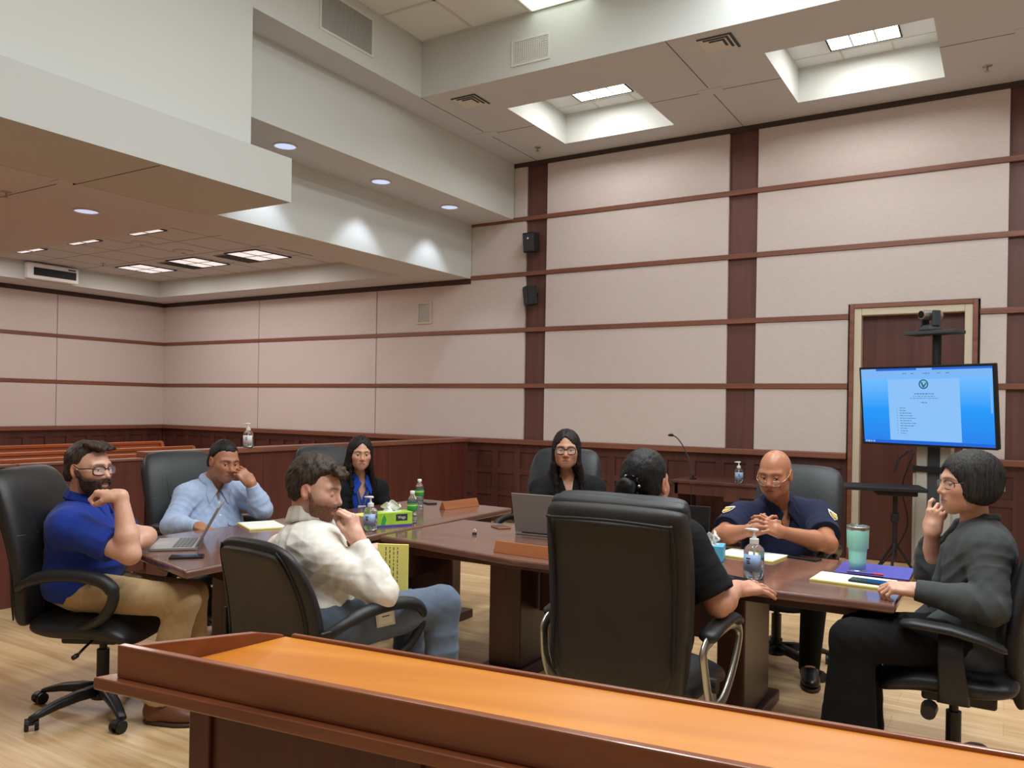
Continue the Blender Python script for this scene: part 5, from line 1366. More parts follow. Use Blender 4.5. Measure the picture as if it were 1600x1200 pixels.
class Person:
    """J: joints in world metres; builds skin, clothes, hair as fields"""
    def __init__(s, J, head_fwd, head_up=(0, 0, 1), face=None, skin=(200, 150, 124), girth=1.0, depth=1.0, belly=0.0, sh_w=.19):
        s.J = {k: np.asarray(v, float) for k, v in J.items()}; s.face = face or {}; s.skin = skin
        s.HR = frame_from(head_fwd, head_up); s.sc = s.face.get('scale', 1.0); s.g = girth; s.dp = depth; s.belly = belly
        J = s.J; s.up = nrm(J['neck']-J['pelvis']); s.rt = nrm(J['shR']-J['shL']); s.rt = nrm(s.rt-s.up*np.dot(s.rt, s.up)); s.fw = np.cross(s.up, s.rt)
        s.TR = np.stack([s.rt, s.fw, s.up], 1); s.L = np.linalg.norm(J['neck']-J['pelvis'])
    def tp(s, x, y, z): return s.J['pelvis']+s.rt*x+s.fw*y+s.up*z
    def hp(s, x, y, z): return s.J['head']+(s.HR @ np.array([x, y, z]))*s.sc
    def torso(s, F, off=0.0, k=.05, hips=True):
        L, g, d = s.L, s.g, s.dp; b = s.belly; q_ = min(1.0, .30+.70*L/.5)
        if hips: F.ell(s.tp(0, .0, .03), s.TR, (.172*g+off, .125*d+off, .13+off), k)
        F.ell(s.tp(0, .012+b*.5, .38*L), s.TR, (.148*g+b*.4+off, .112*d+b*.6+off, .34*L+off), k)
        F.ell(s.tp(0, .006, L*.64), s.TR, (.160*g+off, .112*d+off, .36*L+off), k)
        F.ell(s.tp(0, -.022, L*.78), s.TR, (.165*g+off, .085*d+off, .20*L+off), k)
        for q in 'LR':
            sh = s.J['sh'+q]; F.cone(s.J['neck']-s.up*.050-s.fw*.012, sh, .050+off, .056*min(g, 1.1)+off, k)
    def neck_prims(s, F, r=.055, k=.03):
        F.cone(s.J['neck']-s.up*.03, s.hp(0, -.022, -.045), r*1.08, r, k)
    def skin_field(s, arm_r=1.0, hands=None, legs=True):
        F = Fld(); J = s.J; s.torso(F, -.006)
        s.neck_prims(F, s.face.get('neck', .056))
        F.local(J['head'], s.HR, np.array([.1, .135, .145])*s.sc, head_fn(s.face), k=.02)
        for q in 'LR':
            F.cone(J['sh'+q], J['el'+q], .050*arm_r, .040*arm_r, k=.03)
            m = J['el'+q]+(J['wr'+q]-J['el'+q])*.3
            F.cone(J['el'+q], m, .040*arm_r, .043*arm_r, k=.02); F.cone(m, J['wr'+q], .043*arm_r, .027*min(arm_r, 1.08), k=.02)
            if legs:
                F.cone(J['hip'+q], J['kn'+q], .078, .052, k=.03); F.cone(J['kn'+q], J['an'+q], .050, .036, k=.03)
                F.cone(J['an'+q], J['to'+q], .036, .03, k=.03)
        h = J['head']; F.fine.append((h-np.array([.125, .125, .14])*s.sc, h+np.array([.125, .125, .14])*s.sc))
        for q, a in (hands or {}).items(): hand(F, J['wr'+q], a['fwd'], a['dors'], a.get('side', 1 if q == 'L' else -1), **a.get('pose', {}))
        return F
    def finish(s, F, name, label, group=None, h=.009, hf=.003):
        V, Fa = F.mesh(h, hf)
        L = ((V-s.J['head']) @ s.HR)/s.sc
        inh = (np.abs(L[:, 0]) < .11) & (np.abs(L[:, 1]) < .15) & (np.abs(L[:, 2]) < .16)
        C = np.tile(np.array(lin(s.skin)), (len(V), 1)); C[inh] = head_colors(L[inh], s.face, s.skin)
        # hands a little redder at the finger ends
        for q in 'LR':
            if 'tip'+q in s.J:
                pass
        base = np.array([s.J['pelvis'][0], s.J['pelvis'][1], 0.0])
        o = np_mesh('person', V-base, Fa, s.mat_skin, None, C); o.location = base
        s.o = o; s.base = base; tag(o, label, 'person')
        return o
    def part(s, F, name, m, h=.0075, hf=.0036, spots=None, base=.0012, seed=1, rel=1, label=None):
        V, Fa = F.mesh(h, hf)
        if rel: V = relax(V, Fa, rel)
        if spots is not None: V = folds(V, Fa, spots, base, seed)
        o = np_mesh(name, V-s.base, Fa, m, s.o)
        if label: o['label'] = label
        return o
    # ---- clothes
    def top(s, off=.012, sleeve='long', cuff=.95, vneck=.10, vwide=.5, hem=-.02, loose=1.15, neck_r=.066, upper_r=.058, elbow_r=.050, wrist_r=.038, extra=None):
        F = Fld(); J = s.J; s.torso(F, off); F.fine.append((J['neck']-np.array([.13, .13, .15]), J['neck']+np.array([.13, .13, .08])))
        F.local(s.tp(0, 0, hem-.2), s.TR, (.4, .4, .2), lambda x, y, z: z-.2, k=.004, op='s')
        if extra: extra(F)
        for q in 'LR':
            sh, el, wr = J['sh'+q], J['el'+q], J['wr'+q]
            if sleeve == 'long':
                e = el+(wr-el)*cuff
                F.cone(sh, el, upper_r*loose, elbow_r*loose, k=.035); m = el+(wr-el)*.35; F.cone(el, m, elbow_r*loose, elbow_r*.97*loose, k=.02); F.cone(m, e, elbow_r*.97*loose, wrist_r, k=.02, flat_end=True)
            else:
                e = sh+(el-sh)*sleeve; F.cone(sh, e, upper_r*loose, (upper_r-.002)*loose, k=.035, flat_end=True)
        # neck hole and front opening
        nk = J['neck']
        F.cone(nk-s.up*.02, s.hp(0, -.015, -.04), neck_r, neck_r*.98, k=.006, op='s')
        if vneck:
            def f(x, y, z):
                return np.maximum(np.maximum(np.abs(x)-(z+vneck)*vwide, -(y-.0)), -(z+vneck))*.8
            F.local(nk-s.up*0.0, s.TR, (.12, .25, .2), f, k=.004, op='s')
        return F
    def collar(s, F, r=.063, h=.030, front=.10, drop=.075, th=.006, k=.006, lift=.022):
        """folded collar: band round the neck with two points in front"""
        nk = s.J['neck']; fr = front*max(s.dp, .95); ax = nrm(s.hp(0, -.022, -.045)-nk); ax2 = nrm(ax+s.up)
        for sg in (-1, 1):
            pts = []; pts2 = []
            for i in range(9):
                a = PI*i/8; x = math.sin(a)*r*sg; y = -math.cos(a)*r*1.08+.004; z = .036-.040*(i/8)**1.5+lift
                pts.append(nk+s.rt*x+s.fw*y+ax*(z+h*.35)); pts2.append(nk+s.rt*(x*1.28)+s.fw*(y*1.22)+ax2*(z-h*.72+.006*math.sin(a)))
            pts[-1] = nk+s.rt*sg*.016+s.fw*fr*.90+s.up*(-.004); pts[-2] = nk+s.rt*sg*.036+s.fw*fr*.68+s.up*.024
            pts2[-1] = nk+s.rt*sg*.060+s.fw*(fr+.016)-s.up*drop; pts2[-2] = nk+s.rt*sg*.076+s.fw*fr*.86-s.up*.028
            for i in range(8):
                for u in np.linspace(0, 1, 13): F.cone(pts[i]*(1-u)+pts2[i]*u, pts[i+1]*(1-u)+pts2[i+1]*u, th, th, k=k)
        return F
    def trousers(s, off=.010, thigh=.088, knee=.068, hemr=.055, waist=.06, hem=.96):
        F = Fld(); J = s.J
        F.ell(s.tp(0, 0, .02), s.TR, (.172*s.g+off, .125*s.dp+off, .12+off), .05)
        F.ell(s.tp(0, .01+s.belly*.3, .12), s.TR, (.155*s.g+s.belly*.3+off*.5, .115*s.dp+s.belly*.4+off*.5, .13), .05)
        F.local(s.tp(0, 0, waist+.2), s.TR, (.4, .4, .2), lambda x, y, z: -z-.2, k=.004, op='s')
        for q in 'LR':
            F.cone(J['hip'+q], J['kn'+q], thigh+off, knee+off*.6, k=.04)
            e = J['kn'+q]+(J['an'+q]-J['kn'+q])*hem
            F.cone(J['kn'+q], e, knee+off*.4, hemr, k=.03, flat_end=True)
        return F
    def shoes(s, m, sole_m, name='shoe', size=1.0):
        for q in 'LR':
            a, t = s.J['an'+q], s.J['to'+q]; d = t-a; d[2] = 0; d = nrm(d); u = np.array([0, 0, 1.0]); r = np.cross(d, u); R = np.stack([r, d, u], 1)
            g = np.array([a[0], a[1], 0.0]); F = Fld()
            F.ell(g+d*.05+u*.052, R, (.043, .105, .045), k=.03); F.ell(g+d*.13+u*.040, R, (.047, .085, .034), k=.03); F.cone(g+u*.05, a+u*.02, .047, .045, k=.03, flat_end=True)
            F.local(g+u*(-.19), R, (.2, .4, .2), lambda x, y, z: z-.205, k=.003, op='s')
            o = s.part(F, name, m, h=.006, rel=1)
            F2 = Fld(); F2.ell(g+d*.05+u*.009, R, (.046, .109, .030), k=.02); F2.ell(g+d*.13+u*.009, R, (.050, .089, .030), k=.03); F2.local(g+u*(-.2), R, (.2, .4, .2), lambda x, y, z: z-.2005, k=.002, op='s'); F2.local(g+u*.218, R, (.2, .4, .2), lambda x, y, z: -z-.2, k=.002, op='s')
            V, Fa = F2.mesh(.006); np_mesh('sole', V-s.base, Fa, sole_m, o)
    # ---- hair and extras
    def hair_cap(s, line, thick=.012, back=-.06, crown=.0, m=None, name='hair', seed=5, sides=-.02, noise=.0025, freq=150, extra=None, ears=True, temple=.045, hs=1.0):
        """skull-hugging hair. line: height of the hairline above the origin at the forehead"""
        F = Fld(); th = thick
        def f(x, y, z):
            x, y, z = x/s.sc, y/s.sc, z/s.sc; ax = np.abs(x)
            d = elq(x, y, z, (0, -.016, .036+crown*.5), (.0755+th*.62, .098+th*.7, .090+th+crown))
            d = smin(d, elq(ax, y, z, (.052, -.03, -.02), (.026+th*.4, .055, .05)), .02)
            # keep above the hairline: forehead plane, temples, behind ears, nape
            front = line+1.1*(ax-temple).clip(0)-.0*y
            cut_f = (line-z)+(y-.02)*.15+0.9*(np.maximum(ax-temple, 0))            # in front
            zl = np.where(y > .035, line+.9*np.maximum(temple-.0-ax, 0)*0, 0)
            t = np.clip((y-(-.012))/.055, 0, 1)
            low = sides*(1-t)+(line)*t
            low = np.where(y < -.012, back+(sides-back)*np.clip((y+.07)/.058, 0, 1), low)
            d = d+th*.85*np.clip(1-(z-low)/.028, 0, 1)
            d = smax(d, (low-z)*.8, .006)
            if ears: d = smax(d, -elq(ax, y, z, (.080, -.004, -.008), (.02, .022, .036)), .004)
            return d*s.sc
        F.local(s.J['head'], s.HR, np.array([.12, .15, .15])*s.sc, f, k=.001)
        if extra: extra(F, s)
        V, Fa = F.mesh(.005); V = relax(V, Fa, 1)
        N = vnormals(V, Fa); V = V+N*(noise*wav(V, seed, freq)+noise*.7*wav(V, seed+3, freq*2.1))[:, None]
        return np_mesh(name, V-s.base, Fa, m, s.o)
    def beard(s, m, th=.006, top=-.028, seed=3, moustache=True):
        F = Fld(); hf = head_fn(s.face)
        def f(x, y, z):
            d = hf(x, y, z)-th*s.sc; x, y, z = x/s.sc, y/s.sc, z/s.sc; ax = np.abs(x)
            lim = top-.006+.055*np.clip((.050-y)/.05, 0, 1)**1.6
            d = smax(d, (z-lim)*.9, .008); d = smax(d, -(y-.008+.25*(z+.02)), .008); d = smax(d, -(z+.128), .01)
            mo = np.sqrt((ax/.025)**2+((z+.062)/.0125)**2+np.maximum(.07-y, 0)*900)-1
            d = smax(d, -mo*.010, .003)
            d = smax(d, -np.maximum(np.maximum(ax-.016, np.abs(z+.035)-.010), -(y-.08)), .004)   # bare under the nose
            return d*s.sc
        F.local(s.J['head'], s.HR, np.array([.1, .14, .14])*s.sc, f, k=.001)
        V, Fa = F.mesh(.0035); N = vnormals(V, Fa); V = V+N*(.0012*wav(V, seed, 300))[:, None]
        return np_mesh('beard', V-s.base, Fa, m, s.o)
    def glasses(s, m, w=.026, h=.017, r=.0016, zc=.003, yc=.093, square=3.5, low=0.0, lens=True, top_only=False):
        """two rims, bridge, temples"""
        loc = lambda p: s.hp(*p)-s.base
        bm = bmesh.new(); zc = zc-low
        for sg in (-1, 1):
            c = np.array([sg*.0325, yc, zc]); pts = []
            for i in range(28):
                a = 2*PI*i/28; co, si = math.cos(a), math.sin(a)
                px = w*math.copysign(abs(co)**(2/square), co); pz = h*math.copysign(abs(si)**(2/square), si)
                pts.append(loc((c[0]+px, c[1]-.004*(abs(c[0]+px)/.03)**2*1.2, c[2]+pz)))
            tube(bm, pts, r, 6, closed=True)
        g = obj('glasses', bm, m, s.o, smooth=True)
        bm = bmesh.new(); tube(bm, [loc(p) for p in ((-.0085, yc, zc+h*.4), (0, yc+.003, zc+h*.55), (.0085, yc, zc+h*.4))], r, 6); obj('bridge', bm, m, g, smooth=True)
        for sg in (-1, 1):
            bm = bmesh.new(); tube(bm, [loc(p) for p in ((sg*(.0325+w), yc-.008, zc+h*.5), (sg*.072, yc-.03, zc+h*.6+low*.5), (sg*.0805, .02, .010), (sg*.0805, -.006, .026), (sg*.079, -.022, .008))], r*1.05, 6); obj('temple', bm, m, g, smooth=True)
            if lens:
                pts = []
                for i in range(24):
                    a = 2*PI*i/24; co, si = math.cos(a), math.sin(a)
                    pts.append(loc((sg*.0325+w*.97*math.copysign(abs(co)**(2/square), co), yc-.0035, zc+h*.97*math.copysign(abs(si)**(2/square), si))))
                bm = bmesh.new(); d = (s.HR @ np.array([0, .0008, 0])); extrude_poly(bm, pts, d); obj('lens', bm, M['lens'], g)
        return g

def pin(p, o, frm, d):
    """drop a point onto a garment: ray from frm along d in world space"""
    d = nrm(d); hit, loc, nor, i = o.ray_cast(Vector(np.asarray(frm)-p.base), Vector(d))
    if not hit: return np.asarray(frm)+d*.3, -d
    n = np.array(nor); n = n if n @ d < 0 else -n
    return np.array(loc)+p.base, n
# ------------------------------------------------------------------ the eight people
CAMR = np.array([.853, .5225, 0]); CAMF = np.array([-.5225, .853, 0]); UPZ = np.array([0, 0, 1.0])
def cdir(r, f, u=0): return CAMR*r+CAMF*f+UPZ*u      # direction given as (right, away, up) seen from the doorway side

def person_mats():
    M['lens'] = mat('spectacle_lens', (250, 250, 250), .03, alpha=.07)
    M['hair_brown'] = hair_mat('dark_brown_hair', (34, 25, 19), (78, 62, 48), rough=.55)
    M['hair_black'] = hair_mat('black_hair', (10, 9, 9), (30, 28, 27), rough=.55)
    M['hair_long'] = hair_mat('long_dark_hair', (14, 11, 10), (44, 32, 27), axis=(50, 50, 1.5), rough=.5)
    M['beard'] = hair_mat('beard_hair', (38, 27, 21), (80, 58, 44), axis=(60, 60, 60), rough=.7)
    M['beard_l'] = hair_mat('light_brown_stubble', (104, 70, 52), (150, 108, 84), axis=(70, 70, 70), rough=.8)
    M['hair_bob'] = hair_mat('soft_black_hair', (24, 22, 21), (62, 59, 56), rough=.6)
    M['royal'] = cloth_mat('royal_blue_polo', (26, 52, 140))
    M['lblue'] = cloth_mat('light_blue_shirt', (168, 186, 216)); M['wshirt'] = cloth_mat('white_shirt', (236, 232, 222))
    M['bluec'] = cloth_mat('blue_blouse', (30, 66, 170)); M['blk'] = cloth_mat('black_cloth', (20, 20, 22), sheen=0); M['blk2'] = cloth_mat('black_blazer', (26, 25, 27), sheen=0)
    M['navy'] = cloth_mat('navy_uniform', (30, 36, 62), sheen=.05); M['grey'] = cloth_mat('charcoal_cardigan', (68, 72, 72), weave=700, bump=.2, sheen=.05)
    M['khaki'] = cloth_mat('khaki_twill', (176, 148, 108)); M['jean'] = cloth_mat('blue_grey_trousers', (94, 106, 124)); M['blkp'] = cloth_mat('black_trousers', (15, 14, 16), sheen=0)
    M['tan_shoe'] = mat('brown_leather_shoe', (112, 68, 46), .4, var=.15); M['sole'] = mat('shoe_sole', (70, 52, 42), .7); M['blk_shoe'] = mat('black_shoe', (22, 21, 22), .35)
    M['gold'] = mat('thin_metal_frame', (206, 190, 150), .25, .9); M['dframe2'] = mat('dark_frame', (24, 20, 20), .3)
    M['patch'] = mat('patch_cream', (226, 222, 206), .8); M['patch_y'] = mat('patch_gold', (206, 168, 70), .8)

def sleeve_spots(p, q, amp=.004):
    J = p.J; a = nrm(J['el'+q]-J['sh'+q]); b = nrm(J['wr'+q]-J['el'+q])
    return [(J['el'+q], .075, amp, a+b), (J['sh'+q]*.55+J['el'+q]*.45, .09, amp*.6, a), (J['el'+q]*.5+J['wr'+q]*.5, .08, amp*.7, b), (J['sh'+q]-p.up*.07, .08, amp*.8, a-p.up)]
def leg_spots(p, q, amp=.005):
    J = p.J; a = nrm(J['kn'+q]-J['hip'+q]); b = nrm(J['an'+q]-J['kn'+q])
    return [(J['hip'+q]+a*.06+UPZ*.05, .11, amp, a), (J['kn'+q], .08, amp*.7, a+b), (J['kn'+q]*.7+J['an'+q]*.3, .1, amp*.6, b)]

def shell_colr(p, m, **k):
    F = p.collar(Fld(), **k); lo, hi = F.bounds(); V, Fa = F.mesh(.0034); V = relax(V, Fa, 1); return np_mesh('collar', V-p.base, Fa, m, p.o)

def disc(name, c, n, up, r, th, m, parent, base, seg=20, shape=None):
    """small flat badge standing on a surface"""
    n = nrm(n); u = nrm(np.asarray(up)-n*np.dot(up, n)); rr = np.cross(u, n)
    pts = [np.asarray(c)-base+rr*(x*r)+u*(y*r) for x, y in (shape or [(math.cos(2*PI*i/seg), math.sin(2*PI*i/seg)) for i in range(seg)])]
    bm = bmesh.new(); extrude_poly(bm, pts, n*th); return obj(name, bm, m, parent)

def strip(name, pts, w, m, parent, base, r=.0018, flat=.3):
    bm = bmesh.new(); tube(bm, smooth_path([np.asarray(q)-base for q in pts], 4), w, 8, flat=flat); return obj(name, bm, m, parent, smooth=True)

def build_p1():
    p = Person(JP['p1'], cdir(.96, -.28, -.03), face=dict(scale=1.04, jaw=1.0, nose=1.12, stubble=((52, 38, 30), .75), lips=(176, 106, 96), iris=(60, 60, 56), gaze=(.002, 0), neck=.06, lid=.4), skin=(218, 168, 142), girth=1.16, depth=1.2, belly=.05)
    p.mat_skin = skin_mat('skin_fair')
    rt = cdir(1, 0)
    F = p.skin_field(1.12, dict(R=dict(fwd=cdir(-1, .14, .16), dors=UPZ+cdir(.25, 0), pose=dict(curl=((1.0, 1.4, .9), (1.05, 1.45, .9), (1.1, 1.5, .9), (1.15, 1.5, .9)), thumb=(.35, .55), s=1.06)), L=dict(fwd=cdir(-.8, .35, -.05), dors=UPZ, pose=dict(curl=(.9, 1.0, 1.0, 1.1), s=1.0))))
    p.finish(F, 'person', 'bearded man in glasses and royal blue polo, chin on his fist, at the left edge')
    T = p.top(off=.020, sleeve=.72, vneck=.13, vwide=.42, hem=-.05, loose=1.3, upper_r=.060)
    p.part(T, 'polo_shirt', M['royal'], spots=sleeve_spots(p, 'R', .005)+sleeve_spots(p, 'L')+[(p.tp(.12, .06, .16), .14, .006, p.up), (p.tp(.1, -.04, .26), .12, .004, p.up+p.fw)], seed=3)
    shell_colr(p, M['royal'], r=.064)
    p.part(p.trousers(off=.006, hemr=.07, waist=.0), 'trousers', M['khaki'], spots=leg_spots(p, 'R')+leg_spots(p, 'L'), seed=5)
    p.shoes(M['tan_shoe'], M['sole'])
    def quiff(F, s):
        for i in range(9):
            x = -.05+.0125*i; a = s.hp(x, .02, .120-.25*x*x*1.0); b = s.hp(x*.9, .094, .100+.008*math.sin(i*1.9)); F.cone(a, b, .013, .009, k=.008)
    p.hair_cap(.078, .009, back=-.075, sides=-.012, m=M['hair_brown'], extra=quiff, noise=.0025)
    p.beard(M['beard'], .0075, top=-.030)
    p.glasses(M['dframe2'], w=.0265, h=.0185, r=.0024, yc=.097)

def build_p2():
    p = Person(JP['p2'], cdir(.72, -.66, -.22), cdir(.06, 0, 1), face=dict(scale=1.04, jaw=1.22, cheek=1.15, nose=1.12, lips=(140, 86, 74), iris=(30, 20, 16), lid=.5, gaze=(.003, -.003), neck=.064), skin=(176, 122, 92), girth=1.2, depth=1.25, belly=.08)
    p.mat_skin = skin_mat('skin_tan'); J = p.J
    F = p.skin_field(1.1, dict(R=dict(fwd=cdir(.75, -.55, -.12), dors=UPZ, pose=dict(curl=(.35, .4, .45, .5), s=1.0)), L=dict(fwd=cdir(-.62, .08, .62), dors=cdir(.55, -.75, .5), pose=dict(curl=(.45, .5, .55, .6), thumb=(.7, .4), s=1.0))))
    p.finish(F, 'person', 'man in a light blue button-down shirt holding his hand over his mouth')
    T = p.top(off=.016, sleeve='long', cuff=.93, vneck=.07, vwide=.35, hem=-.06, loose=1.28)
    sh = p.part(T, 'shirt', M['lblue'], spots=sleeve_spots(p, 'R', .006)+sleeve_spots(p, 'L', .006)+[(p.tp(.1, .1, .2), .14, .006, p.up+p.rt), (p.tp(-.08, .12, .3), .12, .005, p.up-p.rt)], seed=8)
    shell_colr(p, M['lblue'], r=.068)
    p.part(p.trousers(off=.012, hemr=.07), 'trousers', M['blkp'], h=.012, spots=None)
    p.shoes(M['blk_shoe'], M['sole'])
    p.hair_cap(.076, .007, back=-.06, sides=-.004, m=M['hair_black'], noise=.0016, temple=.042)
    for zz in (.10, .18, .26, .34):
        c, n = pin(p, sh, p.tp(0, .6, zz*p.L/.5+.06), -p.fw); disc('button', c, n, p.up, .006, .002, M['white'], sh, p.base, 12)
    c, n = pin(p, sh, p.tp(-.085, .6, p.L*.62), -p.fw); disc('pocket', c, n, p.up, .05, .002, M['lblue'], sh, p.base, shape=[(-1, 1), (1, 1), (1, -.9), (0, -1.15), (-1, -.9)])

def build_p3():
    p = Person(JP['p3'], cdir(.34, -.92, -.06), cdir(.03, 0, 1), face=dict(scale=1.0, jaw=.88, nose=.92, lips=(176, 96, 90), brow=((40, 28, 24), .75), lid=.42, gaze=(.001, -.002), neck=.046), skin=(206, 156, 126), girth=.9, depth=.9)
    p.mat_skin = skin_mat('skin_warm')
    F = p.skin_field(.85, dict(R=dict(fwd=cdir(.5, -.8, -.05), dors=UPZ, pose=dict(curl=(.3, .4, .4, .5), s=.88)), L=dict(fwd=cdir(.2, -.9, -.05), dors=UPZ, pose=dict(curl=(.3, .4, .4, .5), s=.88))))
    p.finish(F, 'person', 'young woman with long straight black hair, blue collar and a lanyard, far left group')
    bl = p.part(p.top(off=.006, sleeve=.06, upper_r=.04, vneck=.135, vwide=.34, hem=.0, neck_r=.056), 'blouse', M['bluec'], seed=2, spots=[])
    shell_colr(p, M['bluec'], r=.056)
    T = p.top(off=.020, sleeve='long', cuff=.95, vneck=.36, vwide=.30, hem=-.06, loose=1.15, neck_r=.075, upper_r=.052, elbow_r=.046); jk = p.part(T, 'jacket', M['blk'], spots=sleeve_spots(p, 'R')+sleeve_spots(p, 'L'), seed=4)
    p.part(p.trousers(), 'trousers', M['blkp'], h=.012)
    p.shoes(M['blk_shoe'], M['sole'])
    long_hair(p, M['hair_long'], over=(.05, -.30), left=-.34, right=-.30, bias=.01)
    def onto(x, z):
        best = None
        for o_ in (bl, jk):
            c, n = pin(p, o_, p.tp(x, .6, z), -p.fw)
            if best is None or (c-best) @ p.fw > 0: best = c
        return best+p.fw*.004
    L = p.L
    for sg in (-1, 1): strip('lanyard', [onto(sg*.055, L*.95)]+[onto(sg*(.055-.009*i), L*(.95-.09*i)) for i in range(1, 6)], .007, M['stitch'], p.o, p.base)
    rbox('badge', onto(0, L*.42)-p.base+p.fw*.004, (.06, .006, .09), M['white'], p.o, .002, rot=Matrix(p.TR.tolist()).to_4x4())

def long_hair(p, m, over=(.05, -.3), left=-.3, right=-.3, bias=0.0, part_x=0.0):
    """centre-parted straight hair falling over both shoulders"""
    F = Fld()
    def f(x, y, z):
        x, y, z = x/p.sc, y/p.sc, z/p.sc; ax = np.abs(x)
        d = elq(x, y, z, (0, -.020, .036), (.088, .106, .103))
        d = smin(d, elq(ax, y, z, (.060, -.03, -.05), (.030, .062, .10)), .03)
        # open the face: forehead arch under the parting
        arch = np.maximum(np.sqrt(((x-part_x)/.062)**2+((z+.012)/.098)**2)-1, 0)
        face = np.maximum((np.sqrt((x/.064)**2+((z+.034)/np.where(z > -.034, .122-.42*np.abs(x-part_x), .13))**2)-1)*.06, -(y-.012))
        d = smax(d, -face, .006)
        d = smax(d, -cap(x, y, z, (part_x, .10, .100), (part_x*.8, -.03, .142), .005), .006)
        return d*p.sc
    F.local(p.J['head'], p.HR, np.array([.13, .15, .17])*p.sc, f, k=.01)
    J = p.J
    for sg, ln in ((-1, left), (1, right)):
        for i in range(6):
            y0 = .030-.026*i; x0 = sg*(.070+.004*math.sin(i*2.1))
            a = p.hp(x0, y0, .02); b = p.hp(sg*.078, y0-.004, -.09)
            c = J['neck']+p.rt*sg*(.085+.006*i)+p.fw*(.085-.035*i)+p.up*(-.03); e = J['neck']+p.rt*sg*(.095+.008*i)+p.fw*(.125-.04*i)+p.up*(ln+.03*abs(i-1.5))
            F.chain([a, b, c, e], [.014, .018, .021, .011], k=.012)
    for i in range(5):
        x = -.06+.03*i; F.chain([p.hp(x, -.10, .0), p.hp(x*1.1, -.105, -.10), J['neck']+p.rt*x*1.4-p.fw*.115-p.up*.1, J['neck']+p.rt*x*1.4-p.fw*.13-p.up*.28], [.02, .024, .024, .012], k=.02)
    V, Fa = F.mesh(.006); V = relax(V, Fa, 1); N = vnormals(V, Fa)
    ang = np.arctan2((V-J['head']) @ p.rt, (V-J['head']) @ p.fw)
    V = V+N*(.0022*np.sin(ang*46+2*wav(V, 4, 9))+.001*np.sin(ang*110))[:, None]
    return np_mesh('hair', V-p.base, Fa, m, p.o)

def build_p4():
    p = Person(JP['p4'], cdir(.97, -.16, -.22), cdir(.2, 0, 1), face=dict(scale=1.03, jaw=1.08, nose=1.1, stubble=((96, 64, 48), .62), brow=((60, 44, 34), .85), lips=(184, 112, 102), iris=(70, 60, 50), lid=.8, gaze=(.002, -.004), neck=.06), skin=(226, 178, 156), girth=1.0, depth=1.04)
    p.mat_skin = skin_mat('skin_pink'); J = p.J
    F = p.skin_field(1.05, dict(R=dict(fwd=cdir(-.28, .05, .9), dors=cdir(.9, -.25, .35), pose=dict(curl=((.75, 1.5, .9), (.85, 1.5, .9), (.9, 1.5, .9), (1.0, 1.5, .9)), thumb=(.2, .5), s=1.04)), L=dict(fwd=cdir(.75, .1, -.2), dors=cdir(.2, -.9, .3), pose=dict(curl=(.5, .6, .7, .8), s=1.0))))
    p.finish(F, 'person', 'man in a white dress shirt, short brown hair, hand at his chin, back to camera')
    T = p.top(off=.014, sleeve='long', cuff=.97, vneck=.04, vwide=.3, hem=.02, loose=1.22, wrist_r=.040)
    p.part(T, 'shirt', M['wshirt'], spots=sleeve_spots(p, 'R', .006)+sleeve_spots(p, 'L', .004)+[(p.tp(0, -.1, .36), .12, .004, p.rt), (p.tp(.1, .0, .2), .13, .005, p.up+p.rt*.6), (p.tp(.12, -.06, .30), .1, .004, p.up-p.rt*.5)], seed=11, base=.0014)
    shell_colr(p, M['wshirt'], r=.064, h=.050)
    tr = p.part(p.trousers(off=.020, thigh=.080, knee=.062, hemr=.066, waist=.065), 'trousers', M['jean'], spots=leg_spots(p, 'R', .006)+leg_spots(p, 'L', .006), seed=13)
    p.shoes(M['tan_shoe'], M['sole'])
    def tuft(F, s):
        r = random.Random(2)
        for i in range(46):
            u, v = r.uniform(-.9, .9), r.uniform(-.55, 1.0)
            a = s.hp(.06*u, .075*v, .112-.03*v*v*.6-.02*u*u); d = s.HR @ np.array([r.uniform(-.3, .3), .8, r.uniform(-.1, .75)])
            b = a+d*r.uniform(.012, .026); c = b+s.HR @ np.array([r.uniform(-.01, .01), .010, -.010]); F.chain([a, b, c], [.009, .0075, .003], k=.005)
        for i in range(8):
            x = -.045+.013*i; F.chain([s.hp(x, .075, .095), s.hp(x, .098, .082), s.hp(x+.003, .100, .062+.006*math.sin(i*2))], [.010, .007, .003], k=.005)
    p.hair_cap(.072, .016, back=-.07, sides=-.022, m=M['hair_brown'], extra=tuft, noise=.003)
    p.beard(M['beard_l'], .0024, top=-.030, seed=7)
    # identity badge clipped to the belt
    c, n = pin(p, tr, np.array(BADGE)-CAMF*.6, CAMF); c = c-p.base+n*.010; rt_ = Matrix.Rotation(math.atan2(n[0], -n[1]), 4, 'Z') @ Matrix.Rotation(-.12, 4, 'Y')
    bd = rbox('badge', c, (.074, .004, .064), M['vent_w'], p.o, .002, rot=rt_); rbox('badge_card', c+n*.0028, (.056, .002, .042), M['paper'], bd, .0008, rot=rt_)
    rbox('badge_clip', c+np.array([0, 0, .045]), (.012, .006, .034), M['silver'], bd, .002); rbox('badge_print', c+n*.0042+np.array([0, 0, .006]), (.03, .001, .004), M['ink'], bd, .0004, 1, rot=rt_)

